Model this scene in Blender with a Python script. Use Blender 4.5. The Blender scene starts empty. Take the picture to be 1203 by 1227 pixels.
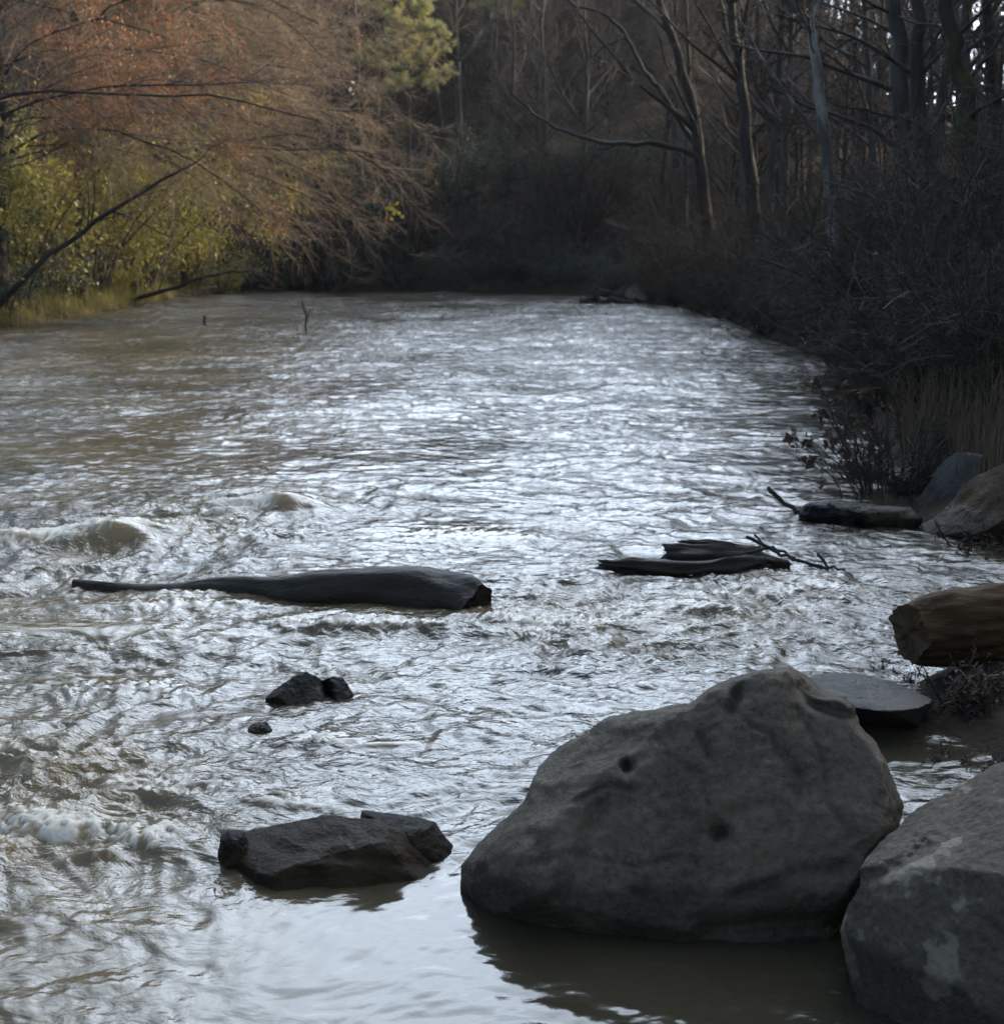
import bpy, bmesh, math, random
import numpy as np
from mathutils import Vector, Matrix
PI = math.pi
scene = bpy.context.scene
COL = scene.collection

# ------------------------------------------------------------------ camera model
CAM_H, F_PX, CX, CY, HOR = 2.0, 1686.0, 601.5, 613.5, 300.0
PITCH = math.atan((CY - HOR) / F_PX)
CAM = np.array([0.0, 0.0, CAM_H])
def ray(px, py):
    a, b = (px - CX) / F_PX, (CY - py) / F_PX
    c, s = math.cos(PITCH), math.sin(PITCH)
    return np.array([a, c + b * s, -s + b * c])
def G(px, py, z=0.0):
    r = ray(px, py); t = (z - CAM_H) / r[2]
    return CAM + r * t
def P(px, py, d):
    r = ray(px, py)
    return CAM + r * (d / r[1])
def proj(v):
    q = np.asarray(v) - CAM
    c, s = math.cos(PITCH), math.sin(PITCH)
    f = q[..., 1] * c - q[..., 2] * s
    u = q[..., 1] * s + q[..., 2] * c
    f = np.where(np.abs(f) < 1e-6, 1e-6, f)
    return CX + F_PX * q[..., 0] / f, CY - F_PX * u / f

# ------------------------------------------------------------------ noise
def _h(ix, iy, iz, seed):
    with np.errstate(over='ignore'):
        h = ix.astype(np.uint32) * np.uint32(374761393) + iy.astype(np.uint32) * np.uint32(668265263) + iz.astype(np.uint32) * np.uint32(2147483647) + np.uint32((seed * 1274126177) & 0xffffffff)
        h = (h ^ (h >> np.uint32(13))) * np.uint32(1274126177)
        h = (h ^ (h >> np.uint32(15))) * np.uint32(2246822519)
        return h ^ (h >> np.uint32(16))
def perlin2(x, y, seed=0):
    xi, yi = np.floor(x), np.floor(y)
    fx, fy = x - xi, y - yi
    xi, yi = xi.astype(np.int64), yi.astype(np.int64)
    z0 = np.zeros_like(xi)
    u, v = fx * fx * fx * (fx * (fx * 6 - 15) + 10), fy * fy * fy * (fy * (fy * 6 - 15) + 10)
    def g(dx, dy):
        a = _h(xi + dx, yi + dy, z0, seed).astype(np.float64) * (2 * PI / 4294967296.0)
        return np.cos(a) * (fx - dx) + np.sin(a) * (fy - dy)
    a, b = g(0, 0), g(1, 0)
    c, d = g(0, 1), g(1, 1)
    return 1.5 * ((a + u * (b - a)) * (1 - v) + (c + u * (d - c)) * v)
def perlin3(p, seed=0):
    pi = np.floor(p); f = p - pi; pi = pi.astype(np.int64)
    w = f * f * f * (f * (f * 6 - 15) + 10)
    out = 0
    for dx in (0, 1):
        for dy in (0, 1):
            for dz in (0, 1):
                h = _h(pi[:, 0] + dx, pi[:, 1] + dy, pi[:, 2] + dz, seed)
                a = (h & np.uint32(0xffff)).astype(float) / 65535 * 2 * PI
                z = (h >> np.uint32(16)).astype(float) / 65535 * 2 - 1
                r = np.sqrt(1 - z * z)
                g = r * np.cos(a) * (f[:, 0] - dx) + r * np.sin(a) * (f[:, 1] - dy) + z * (f[:, 2] - dz)
                wt = (w[:, 0] if dx else 1 - w[:, 0]) * (w[:, 1] if dy else 1 - w[:, 1]) * (w[:, 2] if dz else 1 - w[:, 2])
                out = out + g * wt
    return 1.5 * out
def smooth(a, b, x):
    t = np.clip((x - a) / (b - a), 0, 1)
    return t * t * (3 - 2 * t)

# ------------------------------------------------------------------ objects
def tag(o, label=None, cat=None, group=None, kind=None):
    if label: o['label'] = label
    if cat: o['category'] = cat
    if group: o['group'] = group
    if kind: o['kind'] = kind
    return o
def link(o, parent=None):
    COL.objects.link(o)
    if parent is not None: o.parent = parent
    return o
def empty(name, loc=(0, 0, 0), rz=0.0, sc=1.0):
    o = bpy.data.objects.new(name, None)
    o.empty_display_size = 0.2
    o.location = loc; o.rotation_euler = (0, 0, rz); o.scale = (sc, sc, sc)
    return link(o)
def mesh_np(name, verts, quads=None, tris=None, mats=(), smooth_=True, qmat=None, tmat=None):
    me = bpy.data.meshes.new(name)
    verts = np.ascontiguousarray(verts, dtype=np.float32)
    nq = 0 if quads is None else len(quads); nt = 0 if tris is None else len(tris)
    me.vertices.add(len(verts)); me.vertices.foreach_set('co', verts.ravel())
    loops = []
    if nq: loops.append(np.asarray(quads, dtype=np.int32).ravel())
    if nt: loops.append(np.asarray(tris, dtype=np.int32).ravel())
    loops = np.concatenate(loops)
    me.loops.add(len(loops)); me.loops.foreach_set('vertex_index', loops)
    starts = np.concatenate([np.arange(nq) * 4, nq * 4 + np.arange(nt) * 3]).astype(np.int32)
    me.polygons.add(nq + nt); me.polygons.foreach_set('loop_start', starts)
    mi = np.zeros(nq + nt, dtype=np.int32)
    if qmat is not None and nq: mi[:nq] = qmat
    if tmat is not None and nt: mi[nq:] = tmat
    me.polygons.foreach_set('material_index', mi)
    me.polygons.foreach_set('use_smooth', np.full(nq + nt, smooth_, dtype=bool))
    for m in mats: me.materials.append(m)
    me.update(calc_edges=True); me.validate()
    return me
def obj(name, me, parent=None):
    return link(bpy.data.objects.new(name, me), parent)
def dup(root, loc, rz=0.0, sc=1.0, label=None, group=None):
    r = root.copy(); COL.objects.link(r)
    r.location = loc; r.rotation_euler = (0, 0, rz); r.scale = (sc, sc, sc * 1.0)
    if label: r['label'] = label
    if group: r['group'] = group
    for ch in root.children:
        c = ch.copy(); COL.objects.link(c); c.parent = r
    return r

class TB:
    """collects tapered tubes and leaf blades into one mesh"""
    def __init__(s): s.v, s.q, s.t, s.qm, s.tm, s.n = [], [], [], [], [], 0
    def tube(s, pts, rad, sides=4, mat=0, cap=False):
        pts = np.asarray(pts, float); rad = np.asarray(rad, float); n = len(pts)
        tg = np.gradient(pts, axis=0)
        tg /= np.linalg.norm(tg, axis=1, keepdims=True) + 1e-9
        ref = np.array([0.31, 0.95, 0.05]) if abs(tg[0, 1]) < 0.8 else np.array([0.95, 0.2, 0.24])
        u = np.cross(tg, ref); u /= np.linalg.norm(u, axis=1, keepdims=True) + 1e-9
        w = np.cross(tg, u)
        a = np.arange(sides) * 2 * PI / sides
        ring = pts[:, None, :] + rad[:, None, None] * (np.cos(a)[None, :, None] * u[:, None, :] + np.sin(a)[None, :, None] * w[:, None, :])
        s.v.append(ring.reshape(-1, 3))
        i = np.arange(n - 1)[:, None] * sides; j = np.arange(sides)[None, :]; k = (j + 1) % sides
        q = np.stack([i + j, i + k, i + sides + k, i + sides + j], -1).reshape(-1, 4) + s.n
        s.q.append(q); s.qm.append(np.full(len(q), mat))
        s.n += n * sides
        if cap:
            for ringi, flip in ((0, 1), (n - 1, 0)):
                s.v.append(pts[ringi:ringi + 1]); b = s.n - n * sides + ringi * sides if ringi == 0 else s.n - 1 - sides
                if ringi == 0: base = s.n - n * sides; first = base
                else: b = first + ringi * sides
                if ringi == 0: b = first
                jj = np.arange(sides); kk = (jj + 1) % sides
                t = np.stack([b + (kk if flip else jj), b + (jj if flip else kk), np.full(sides, s.n)], -1)
                s.t.append(t); s.tm.append(np.full(sides, mat)); s.n += 1
    def leaves(s, pos, size, mat=0, rng=None, aspect=0.55, droop=0.0, axis=None):
        n = len(pos)
        if axis is None: d = rng.normal(size=(n, 3))
        else: d = axis + rng.normal(size=(n, 3)) * 0.35
        d[:, 2] -= droop
        d /= np.linalg.norm(d, axis=1, keepdims=True) + 1e-9
        e = np.cross(d, rng.normal(size=(n, 3))); e /= np.linalg.norm(e, axis=1, keepdims=True) + 1e-9
        nn = np.cross(d, e)
        L = (size * rng.uniform(0.6, 1.3, n))[:, None]
        W = L * aspect * 0.5
        c = pos + d * L * 0.45
        v = np.stack([pos, c + e * W + nn * W * .3, pos + d * L, c - e * W + nn * W * .3], 1).reshape(-1, 3)
        q = np.arange(n * 4).reshape(n, 4) + s.n
        s.v.append(v); s.q.append(q); s.qm.append(np.full(n, mat)); s.n += 4 * n
    def arrays(s):
        return (np.concatenate(s.v), np.concatenate(s.q), np.concatenate(s.t) if s.t else None,
                np.concatenate(s.qm), np.concatenate(s.tm) if s.tm else None)
    def mesh(s, name, mats, smooth_=True):
        v, q, t, qm, tm = s.arrays()
        return mesh_np(name, v, q, t, mats, smooth_, qm, tm)

# ------------------------------------------------------------------ materials
def M(name, cols, scale=4.0, rough=0.8, bump=0.0, bscale=None, spec=0.3, rand=0.0, stretch=None, detail=6.0, dist=0.02, transl=0.0):
    m = bpy.data.materials.new(name); m.use_nodes = True
    nt = m.node_tree; N = nt.nodes; L = nt.links
    b = N['Principled BSDF']; b.inputs['Roughness'].default_value = rough
    b.inputs['Specular IOR Level'].default_value = spec
    tc = N.new('ShaderNodeTexCoord'); mp = N.new('ShaderNodeMapping')
    L.new(tc.outputs['Object'], mp.inputs['Vector'])
    if stretch: mp.inputs['Scale'].default_value = stretch
    no = N.new('ShaderNodeTexNoise'); no.inputs['Scale'].default_value = scale; no.inputs['Detail'].default_value = detail
    no.inputs['Roughness'].default_value = 0.62
    L.new(mp.outputs['Vector'], no.inputs['Vector'])
    cr = N.new('ShaderNodeValToRGB'); L.new(no.outputs['Fac'], cr.inputs['Fac'])
    e = cr.color_ramp.elements
    lo, hi = 0.3, 0.7
    for i, c in enumerate(cols):
        t = lo + (hi - lo) * i / max(1, len(cols) - 1)
        if i < 2: e[i].position = t; e[i].color = (*c, 1)
        else: el = e.new(t); el.color = (*c, 1)
    out = cr.outputs['Color']
    if rand:
        oi = N.new('ShaderNodeObjectInfo'); mr = N.new('ShaderNodeMapRange')
        mr.inputs['To Min'].default_value = 1 - rand; mr.inputs['To Max'].default_value = 1 + rand
        L.new(oi.outputs['Random'], mr.inputs['Value'])
        mx = N.new('ShaderNodeVectorMath'); mx.operation = 'SCALE'
        L.new(out, mx.inputs[0]); L.new(mr.outputs['Result'], mx.inputs['Scale']); out = mx.outputs['Vector']
    L.new(out, b.inputs['Base Color'])
    if bump:
        n2 = N.new('ShaderNodeTexNoise'); n2.inputs['Scale'].default_value = bscale or scale * 4; n2.inputs['Detail'].default_value = 8
        n2.inputs['Roughness'].default_value = 0.65
        L.new(mp.outputs['Vector'], n2.inputs['Vector'])
        bp = N.new('ShaderNodeBump'); bp.inputs['Strength'].default_value = bump; bp.inputs['Distance'].default_value = dist
        L.new(n2.outputs['Fac'], bp.inputs['Height']); L.new(bp.outputs['Normal'], b.inputs['Normal'])
    if transl:
        tr = N.new('ShaderNodeBsdfTranslucent'); L.new(out, tr.inputs['Color'])
        ms = N.new('ShaderNodeMixShader'); ms.inputs['Fac'].default_value = transl
        L.new(b.outputs['BSDF'], ms.inputs[1]); L.new(tr.outputs['BSDF'], ms.inputs[2])
        L.new(ms.outputs['Shader'], N['Material Output'].inputs['Surface'])
    return m

bark_dark = M('bark_dark', [(.018, .016, .014), (.042, .037, .032)], 6, .9, .6, 14, .2, stretch=(1, 1, .25))
bark_grey = M('bark_grey', [(.026, .024, .021), (.07, .062, .055)], 5, .9, .5, 14, .2, stretch=(1, 1, .3))
bark_pale = M('bark_pale', [(.03, .028, .026), (.05, .047, .043), (.24, .235, .22)], 1.6, .85, .4, 14, .25, stretch=(1, 1, .5))
bark_moss = M('bark_moss', [(.025, .022, .018), (.030, .028, .02), (.045, .052, .02)], 2.0, .95, .6, 14, .1)
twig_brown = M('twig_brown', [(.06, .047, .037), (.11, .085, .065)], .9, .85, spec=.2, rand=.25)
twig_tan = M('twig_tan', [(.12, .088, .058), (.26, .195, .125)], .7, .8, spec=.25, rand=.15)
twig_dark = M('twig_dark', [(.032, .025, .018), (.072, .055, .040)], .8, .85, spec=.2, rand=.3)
leaf_rust = M('leaf_rust', [(.11, .032, .014), (.22, .072, .028), (.29, .15, .06)], .8, .6, spec=.3, transl=.35)
leaf_dead = M('leaf_dead', [(.03, .019, .014), (.07, .042, .027)], 2.5, .8, spec=.2, transl=.15)
leaf_olive = M('leaf_olive', [(.12, .12, .022), (.23, .205, .04), (.31, .25, .06)], .6, .5, spec=.35, transl=.4)
leaf_ever = M('leaf_ever', [(.02, .035, .02), (.045, .065, .035)], 1.2, .5, spec=.35, transl=.15)
needle_mat = M('needle_green', [(.19, .19, .07), (.36, .33, .14)], .5, .55, spec=.35, transl=.35)
leaf_tan = M('leaf_tan', [(.16, .10, .055), (.28, .19, .10)], .8, .6, spec=.25, transl=.3)
leaf_yellow = M('leaf_yellow', [(.26, .21, .03), (.36, .30, .06)], 3, .5, spec=.3, transl=.4)
grass_green = M('grass_green', [(.10, .12, .025), (.24, .21, .06)], 1.0, .7, spec=.2, transl=.3)
grass_dry = M('grass_dry', [(.05, .038, .025), (.10, .077, .050)], 1.0, .85, spec=.15, transl=.15)
wood_wet = M('wood_wet', [(.012, .009, .007), (.034, .027, .020)], 3.0, .6, 1.0, 9, .2, stretch=(.8, 1.7, 1.7), dist=.04)
wood_cut = M('wood_cut', [(.014, .008, .004), (.045, .025, .010), (.085, .050, .022)], 4.0, .85, 1.0, 9, .15, stretch=(.7, 2.0, 2.0), dist=.04)
wood_end = M('wood_end', [(.03, .019, .010), (.075, .048, .026)], 14, .85, .6, 30, .2)

def rock_mat(name, c0, c1, c2, rough=.85, lichen=0.0, wet=0.13, sheen=.2):
    m = bpy.data.materials.new(name); m.use_nodes = True
    nt = m.node_tree; N = nt.nodes; L = nt.links; b = N['Principled BSDF']
    b.inputs['Specular IOR Level'].default_value = sheen
    tc = N.new('ShaderNodeTexCoord'); geo = N.new('ShaderNodeNewGeometry')
    def noise(s, det=8, ro=.62, vec=None):
        n = N.new('ShaderNodeTexNoise'); n.inputs['Scale'].default_value = s; n.inputs['Detail'].default_value = det; n.inputs['Roughness'].default_value = ro
        L.new(vec or tc.outputs['Object'], n.inputs['Vector']); return n.outputs['Fac']
    def ramp(fac, stops):
        r = N.new('ShaderNodeValToRGB'); L.new(fac, r.inputs['Fac']); e = r.color_ramp.elements
        for i, (p, c) in enumerate(stops):
            c = (*c, 1) if isinstance(c, tuple) else (c, c, c, 1)
            if i < 2: e[i].position = p; e[i].color = c
            else: k = e.new(p); k.color = c
        return r.outputs['Color']
    def mix(f, a, bb, mode='MIX'):
        x = N.new('ShaderNodeMix'); x.data_type = 'RGBA'; x.blend_type = mode
        if isinstance(f, float): x.inputs[0].default_value = f
        else: L.new(f, x.inputs[0])
        for s, v in ((6, a), (7, bb)):
            if isinstance(v, tuple): x.inputs[s].default_value = (*v, 1)
            else: L.new(v, x.inputs[s])
        return x.outputs[2]
    base = ramp(noise(3.2), [(.3, c0), (.5, c1), (.72, c2)])
    fine = ramp(noise(42, 7, .75), [(.32, .42), (.5, .95), (.68, 1.5)])
    col = mix(.8, base, fine, 'MULTIPLY')
    stain = ramp(noise(2.2, 7, .65), [(.50, 0.0), (.60, 1.0)])
    col = mix(stain, col, mix(.45, col, (.11, .085, .055)))
    if lichen:
        vo = N.new('ShaderNodeTexNoise'); vo.inputs['Scale'].default_value = 6.5; vo.inputs['Detail'].default_value = 3
        L.new(tc.outputs['Object'], vo.inputs['Vector'])
        li = ramp(vo.outputs['Fac'], [(.60, 0.0), (.63, lichen)])
        col = mix(li, col, (.30, .25, .185))
    # water-soaked band just above the river's surface
    sx = N.new('ShaderNodeSeparateXYZ'); L.new(geo.outputs['Position'], sx.inputs[0])
    ad = N.new('ShaderNodeMath'); ad.operation = 'MULTIPLY_ADD'; L.new(noise(5, 3), ad.inputs[0]); ad.inputs[1].default_value = -.12; L.new(sx.outputs['Z'], ad.inputs[2])
    wm = N.new('ShaderNodeMapRange'); wm.interpolation_type = 'SMOOTHSTEP'
    wm.inputs['From Min'].default_value = wet - .07; wm.inputs['From Max'].default_value = wet - .03
    wm.inputs['To Min'].default_value = 1; wm.inputs['To Max'].default_value = 0
    L.new(ad.outputs[0], wm.inputs['Value'])
    col = mix(wm.outputs[0], col, mix(1.0, col, (.45, .43, .40), 'MULTIPLY'))
    L.new(col, b.inputs['Base Color'])
    rr = N.new('ShaderNodeMapRange'); L.new(wm.outputs[0], rr.inputs['Value']); rr.inputs['To Min'].default_value = rough; rr.inputs['To Max'].default_value = .45
    L.new(rr.outputs[0], b.inputs['Roughness'])
    b1 = N.new('ShaderNodeBump'); b1.inputs['Strength'].default_value = .9; b1.inputs['Distance'].default_value = .045; L.new(noise(8, 10, .66), b1.inputs['Height'])
    b2 = N.new('ShaderNodeBump'); b2.inputs['Strength'].default_value = .8; b2.inputs['Distance'].default_value = .016; L.new(noise(55, 6, .7), b2.inputs['Height'])
    L.new(b1.outputs['Normal'], b2.inputs['Normal']); L.new(b2.outputs['Normal'], b.inputs['Normal'])
    return m
rock_grey = rock_mat('rock_grey', (.056, .045, .033), (.092, .076, .056), (.140, .116, .087), .88)
rock_lichen = rock_mat('rock_lichen', (.060, .049, .036), (.090, .074, .055), (.125, .104, .079), .85, .5)
rock_brown = rock_mat('rock_brown', (.028, .017, .009), (.046, .030, .017), (.060, .043, .028), .8, wet=.2, sheen=.07)
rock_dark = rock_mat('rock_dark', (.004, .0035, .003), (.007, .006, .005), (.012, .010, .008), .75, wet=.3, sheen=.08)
rock_slab = rock_mat('rock_slab', (.03, .029, .027), (.048, .046, .043), (.07, .067, .063), .75)

# ------------------------------------------------------------------ river outline
right_px = [(1330, 1190), (1290, 1010), (1215, 915), (1135, 872), (1085, 815), (1150, 790), (1290, 730), (1260, 668), (1120, 625), (1075, 575), (1050, 520), (1028, 455), (985, 426), (870, 381), (770, 359.5)]
right_edge = [G(*p)[:2] for p in right_px]
right_edge = [(3.2, -14), (2.2, -4), (1.7, 1.0)] + [tuple(p) for p in right_edge]
left_px = [(285, 350.5), (215, 356), (150, 369), (90, 380), (0, 392), (-220, 410)]
left_edge = [tuple(G(*p)[:2]) for p in left_px]
far_y = 70.0
far_edge = [(5.0, far_y - 3.5), (1.5, far_y), (-8, far_y + 1.5), (-20, far_y + 3), (-45, far_y + 3), (-60, far_y + 3), (-60, far_y - .5), (-30, far_y - .5), (-16, far_y - 1)]
left_tail = [(-14.8, 26), (-14.5, 12), (-13.5, 0), (-13, -14)]
RIV = np.array(right_edge + far_edge + left_edge + left_tail)
def river_sd(x, y):
    """signed distance to the river's edge, negative in the water"""
    sh = x.shape; x = x.ravel(); y = y.ravel()
    d = np.full(x.shape, 1e9); ins = np.zeros(x.shape, bool)
    for (ax, ay), (bx, by) in zip(RIV, np.roll(RIV, -1, axis=0)):
        ex, ey = bx - ax, by - ay
        t = np.clip(((x - ax) * ex + (y - ay) * ey) / (ex * ex + ey * ey + 1e-12), 0, 1)
        d = np.minimum(d, np.hypot(x - ax - t * ex, y - ay - t * ey))
        c = (ay > y) != (by > y)
        xi = ax + (y - ay) * ex / (ey if abs(ey) > 1e-9 else 1e-9)
        ins ^= c & (x < xi)
    return np.where(ins, -d, d).reshape(sh)
def terrain(x, y):
    x = np.asarray(x, float); y = np.asarray(y, float)
    sd = river_sd(x, y)
    n = perlin2(x * .35, y * .35, 3) + .5 * perlin2(x * .9, y * .9, 4) + .25 * perlin2(x * 2.3, y * 2.3, 5)
    up = np.maximum(sd, 0)
    near = smooth(16, 8, y) * smooth(-2, 0, x)
    slope = .55 * (1 - near) + .16 * near
    cap = 1.9 * (1 - near) + .55 * near
    bank = cap * (1 - np.exp(-up * slope / cap)) + .05 * smooth(0, .3, sd)
    bank = bank + up * .03
    bed = -np.minimum(.75, -np.minimum(sd, 0) * .45) - .03
    h = np.where(sd > 0, bank + n * .14 * smooth(0, 2.5, sd) + n * .02, bed + n * .05 * smooth(0, -1, sd))
    hill = 19 * smooth(far_y - 4, far_y + 46, y + .12 * x) * smooth(34, 10, x - .10 * (y - far_y))
    hill = np.maximum(hill, 8.5 * smooth(58, 100, y) * smooth(6, 16, x))
    hill += 5 * smooth(18, 50, -x) * smooth(-40, 10, y)
    return h + hill * smooth(0, 6, sd)
def tz(x, y): return float(terrain(np.array([x]), np.array([y]))[0])

def spaced(a, b, fine, lo, hi, g=1.18):
    c = list(np.arange(a, b + 1e-6, fine)); s = fine; v = b
    while v < hi: s *= g; v += s; c.append(v)
    s = fine; v = a; pre = []
    while v > lo: s *= g; v -= s; pre.append(v)
    return np.array(pre[::-1] + c)
xs = spaced(-24, 20, .26, -700, 700); ys = spaced(-6, 84, .30, -500, 900)
X, Y = np.meshgrid(xs, ys)
Z = terrain(X, Y)
nx, ny = len(xs), len(ys)
def grid_quads(ny, nx):
    i = np.arange(ny - 1)[:, None] * nx + np.arange(nx - 1)[None, :]
    return np.stack([i, i + 1, i + nx + 1, i + nx], -1).reshape(-1, 4)
soil = M('forest_floor', [(.014, .011, .008), (.030, .022, .015), (.055, .040, .027)], 2.2, .95, .9, 9, .1, dist=.06, detail=9)
g = obj('ground', mesh_np('ground', np.stack([X, Y, Z], -1).reshape(-1, 3), grid_quads(ny, nx), mats=[soil]))
tag(g, kind='structure')

# ------------------------------------------------------------------ river water
rng = np.random.default_rng(7)
yy = [1.6]
while yy[-1] < 84: yy.append(yy[-1] + max(.010, .0031 * yy[-1]))
yy = np.concatenate([np.linspace(-14, 1.5, 40), yy])
NF = 640
lft = np.maximum(-17.5, -(.40 * np.maximum(yy, 0) + 2.2)); rgt = np.minimum(9.5, .40 * np.maximum(yy, 0) + 2.2)
uf = np.linspace(0, 1, NF)
core = lft[:, None] + (rgt - lft)[:, None] * uf[None, :]
fl = np.where(yy > far_y - 22, -58.0, -18.0)
ul = np.linspace(0, 1, 50)[:-1] ** .6; ur = (np.linspace(0, 1, 14)[1:]) ** 1.5
WX = np.concatenate([fl[:, None] + (lft - fl)[:, None] * ul[None, :], core, rgt[:, None] + (10 - rgt)[:, None] * ur[None, :]], 1)
WY = np.repeat(yy[:, None], WX.shape[1], 1)

def gz(px, py, sx, sy):
    """soft spot on the water centred under that point of the river"""
    c = G(px, py)
    return np.exp(-(((WX - c[0]) / sx) ** 2 + ((WY - c[1]) / sy) ** 2))
wx = WX + .35 * perlin2(WX * .7, WY * .7, 11) + .12 * perlin2(WX * 2.1, WY * 2.1, 12)
wy = WY + .35 * perlin2(WX * .7, WY * .7, 13) + .12 * perlin2(WX * 2.1, WY * 2.1, 14)
def crest(n, e=.08): return 1 - 2 * np.sqrt(n * n + e * e)
rough = .55 + .25 * perlin2(WX * .35, WY * .30, 15)
rough += .75 * gz(90, 650, 1.9, 1.6) + .7 * gz(320, 610, 1.0, 1.3) + .55 * gz(100, 800, 1.5, 1.3) + .9 * gz(60, 985, .9, .6) + .45 * gz(250, 900, 1.0, .7) - .30 * gz(180, 1140, 1.0, .55)
rough += .55 * gz(780, 745, 1.5, .9) + .45 * gz(560, 750, .8, .45) + .35 * gz(950, 700, 1.0, .7) + .3 * gz(320, 740, 1.2, .4)
calm = np.clip(1.15 * gz(760, 1170, 1.0, .85) + .45 * gz(480, 1180, .8, .7) + .35 * gz(420, 1090, .6, .35) + .75 * gz(1080, 900, .55, .7), 0, 1)
calm = np.clip(calm + .8 * smooth(2.9, 2.2, WY), 0, 1)
slick = smooth(-.35, .45, perlin2(WX * .55 + .3 * perlin2(WX * 1.4, WY * .9, 61), WY * .20, 62) + .35 * perlin2(WX * 1.6, WY * .7, 63))
rough = np.clip(rough, .35, 1.8) * (1 - (.34 - .50 * slick) * smooth(30, 11, WY) - (.12 - .16 * slick) * smooth(11, 30, WY)) * (1 + .9 * smooth(9, 40, WY)) * (1 - .90 * calm)
farf = smooth(14, 45, WY)
H = np.zeros_like(WX)
H += .034 * perlin2(wx * .55, wy * .8, 21)
H += .028 * crest(perlin2(wx * 1.25, wy * 1.9, 22), .16)
H += .020 * crest(perlin2(wx * 3.1, wy * 3.9, 23), .12) * (1 - .25 * farf)
H += .0115 * crest(perlin2(wx * 7.0 + .4 * H * 30, wy * 7.8, 24), .12)
H += .0056 * crest(perlin2(wx * 15, wy * 16, 25), .10) * smooth(30, 14, WY)
H += .0024 * crest(perlin2(wx * 33, wy * 36, 26), .10) * smooth(13, 7, WY)
H *= rough * 1.25
# gentle rings in the quiet pool
c0 = G(900, 1090)
rr_ = np.hypot((WX - c0[0]), (WY - c0[1]) * 1.1) + .05 * perlin2(WX * 2.2, WY * 2.2, 31)
H += (.0016 * perlin2(wx * 19 + wy * 4, wy * 27, 36) + .0008 * perlin2(wx * 44, wy * 52, 37)) * (1 - calm) * smooth(9, 5, WY)
H += calm * (.0011 * np.sin(rr_ * 46) * smooth(.35, .7, rr_) * (.4 + perlin2(WX * 1.7, WY * 1.7, 32)) + .0020 * perlin2(WX * 7, WY * 10, 33) + .0011 * perlin2(wx * 21, wy * 26, 35))
foam = np.zeros_like(H); lit_silt = np.clip(smooth(.7, 1.5, rough) * .35 * smooth(30, 16, WY) + .55 * smooth(.02, -.25, WX / (np.maximum(WY, 0) + 2)) * (.55 + .5 * perlin2(WX * .9, WY * .6, 51)) * (1 - .45 * smooth(18, 40, WY)), 0, 1); still = np.zeros_like(H)  # paler brown: aerated rough water, plus sunlit mud painted in towards the left
fn = .5 + .45 * perlin2(wx * 6, wy * 7, 41) + .35 * perlin2(WX * 46, WY * 46, 44) + .55 * perlin2(wx * 24, wy * 24, 42) + .2 * perlin2(wx * 55, wy * 55, 43)
def hump(px, py, sx, sy, amp, fo=0.0, fdx=0.0, fdy=0.0, fsx=None, fsy=None, skew=.5):
    """a standing wave: a smooth brown swell, steeper on its downstream side, with a foaming shoulder"""
    global H, foam, lit_silt, still
    c = G(px, py); dx = (WX - c[0]) + .10 * perlin2(WX * 3, WY * 3, int(px)); dy = (WY - c[1]) + .06 * perlin2(WX * 4, WY * 4, int(py))
    syy = np.where(dy > 0, sy * (1 + skew), sy * (1 - skew))
    e = np.exp(-(dx / sx) ** 2 - (dy / syy) ** 2)
    e2 = np.exp(-(dx / sx) ** 2 * .8 - ((dy - syy * -.2) / syy) ** 2 * .8)
    H = H * (1 - .72 * e) + amp * e; lit_silt = np.maximum(lit_silt, e2 * min(1, amp * 11)); still = np.maximum(still, .75 * e2)
    if fo:
        f = np.exp(-((dx - fdx) / (fsx or sx)) ** 2 - ((dy - fdy) / (fsy or sy)) ** 2)
        foam = np.maximum(foam, smooth(.30, .85, fo * f * 1.05 - .42 + .95 * fn * np.sqrt(f)))
        H += .022 * f * np.abs(fn) ** 1.3 + .006 * f * perlin2(WX * 38, WY * 38, 45)
hump(140, 655, .36, .30, .19, 1.0, -.36, .04, .34, .22)
hump(335, 612, .34, .34, .17, 1.0, -.28, -.05, .26, .22)
hump(15, 655, .34, .25, .12, .5)
hump(460, 895, .16, .07, .03, .0)
hump(390, 890, .2, .08, .035, .0)
hump(245, 718, .38, .12, .06, .28)
hump(440, 756, .32, .10, .045, .30)
hump(45, 1000, .22, .13, .075, .70, .0, .03, .22, .13)
hump(175, 1012, .15, .09, .05, .66, .03, .03, .20, .10)
hump(112, 1030, .13, .08, .04, .18)
hump(330, 966, .24, .10, .03, .40)
hump(225, 950, .34, .12, .03, .12)
hump(60, 765, .9, .20, .06, .0)
hump(200, 730, .7, .18, .05, .15)
hump(430, 752, .5, .14, .05, .35)
hump(690, 752, .55, .14, .045, .35)
hump(820, 730, .35, .14, .04, .22)
hump(960, 712, .35, .14, .035, .2)
hump(600, 742, .3, .14, .04, .30)
hump(130, 830, .4, .16, .03, .2)
hump(375, 890, .18, .08, .02, .10)
rough_l = 0
hump(560, 640, .5, .3, .02, .1)
fl_ = smooth(.86, 1.25, fn) * smooth(.55, 1.25, rough) * smooth(22, 9, WY)
foam = np.clip(np.maximum(foam, .75 * smooth(.95, 1.25, fn) * smooth(.75, 1.3, rough) * smooth(16, 8, WY) * smooth(-.01, .04, H)), 0, 1)
WZ = H - .02
wme = mesh_np('river_water', np.stack([WX, WY, WZ], -1).reshape(-1, 3), grid_quads(*WX.shape))
at = wme.attributes.new('foam', 'FLOAT', 'POINT'); at.data.foreach_set('value', foam.ravel().astype(np.float32))
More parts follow.
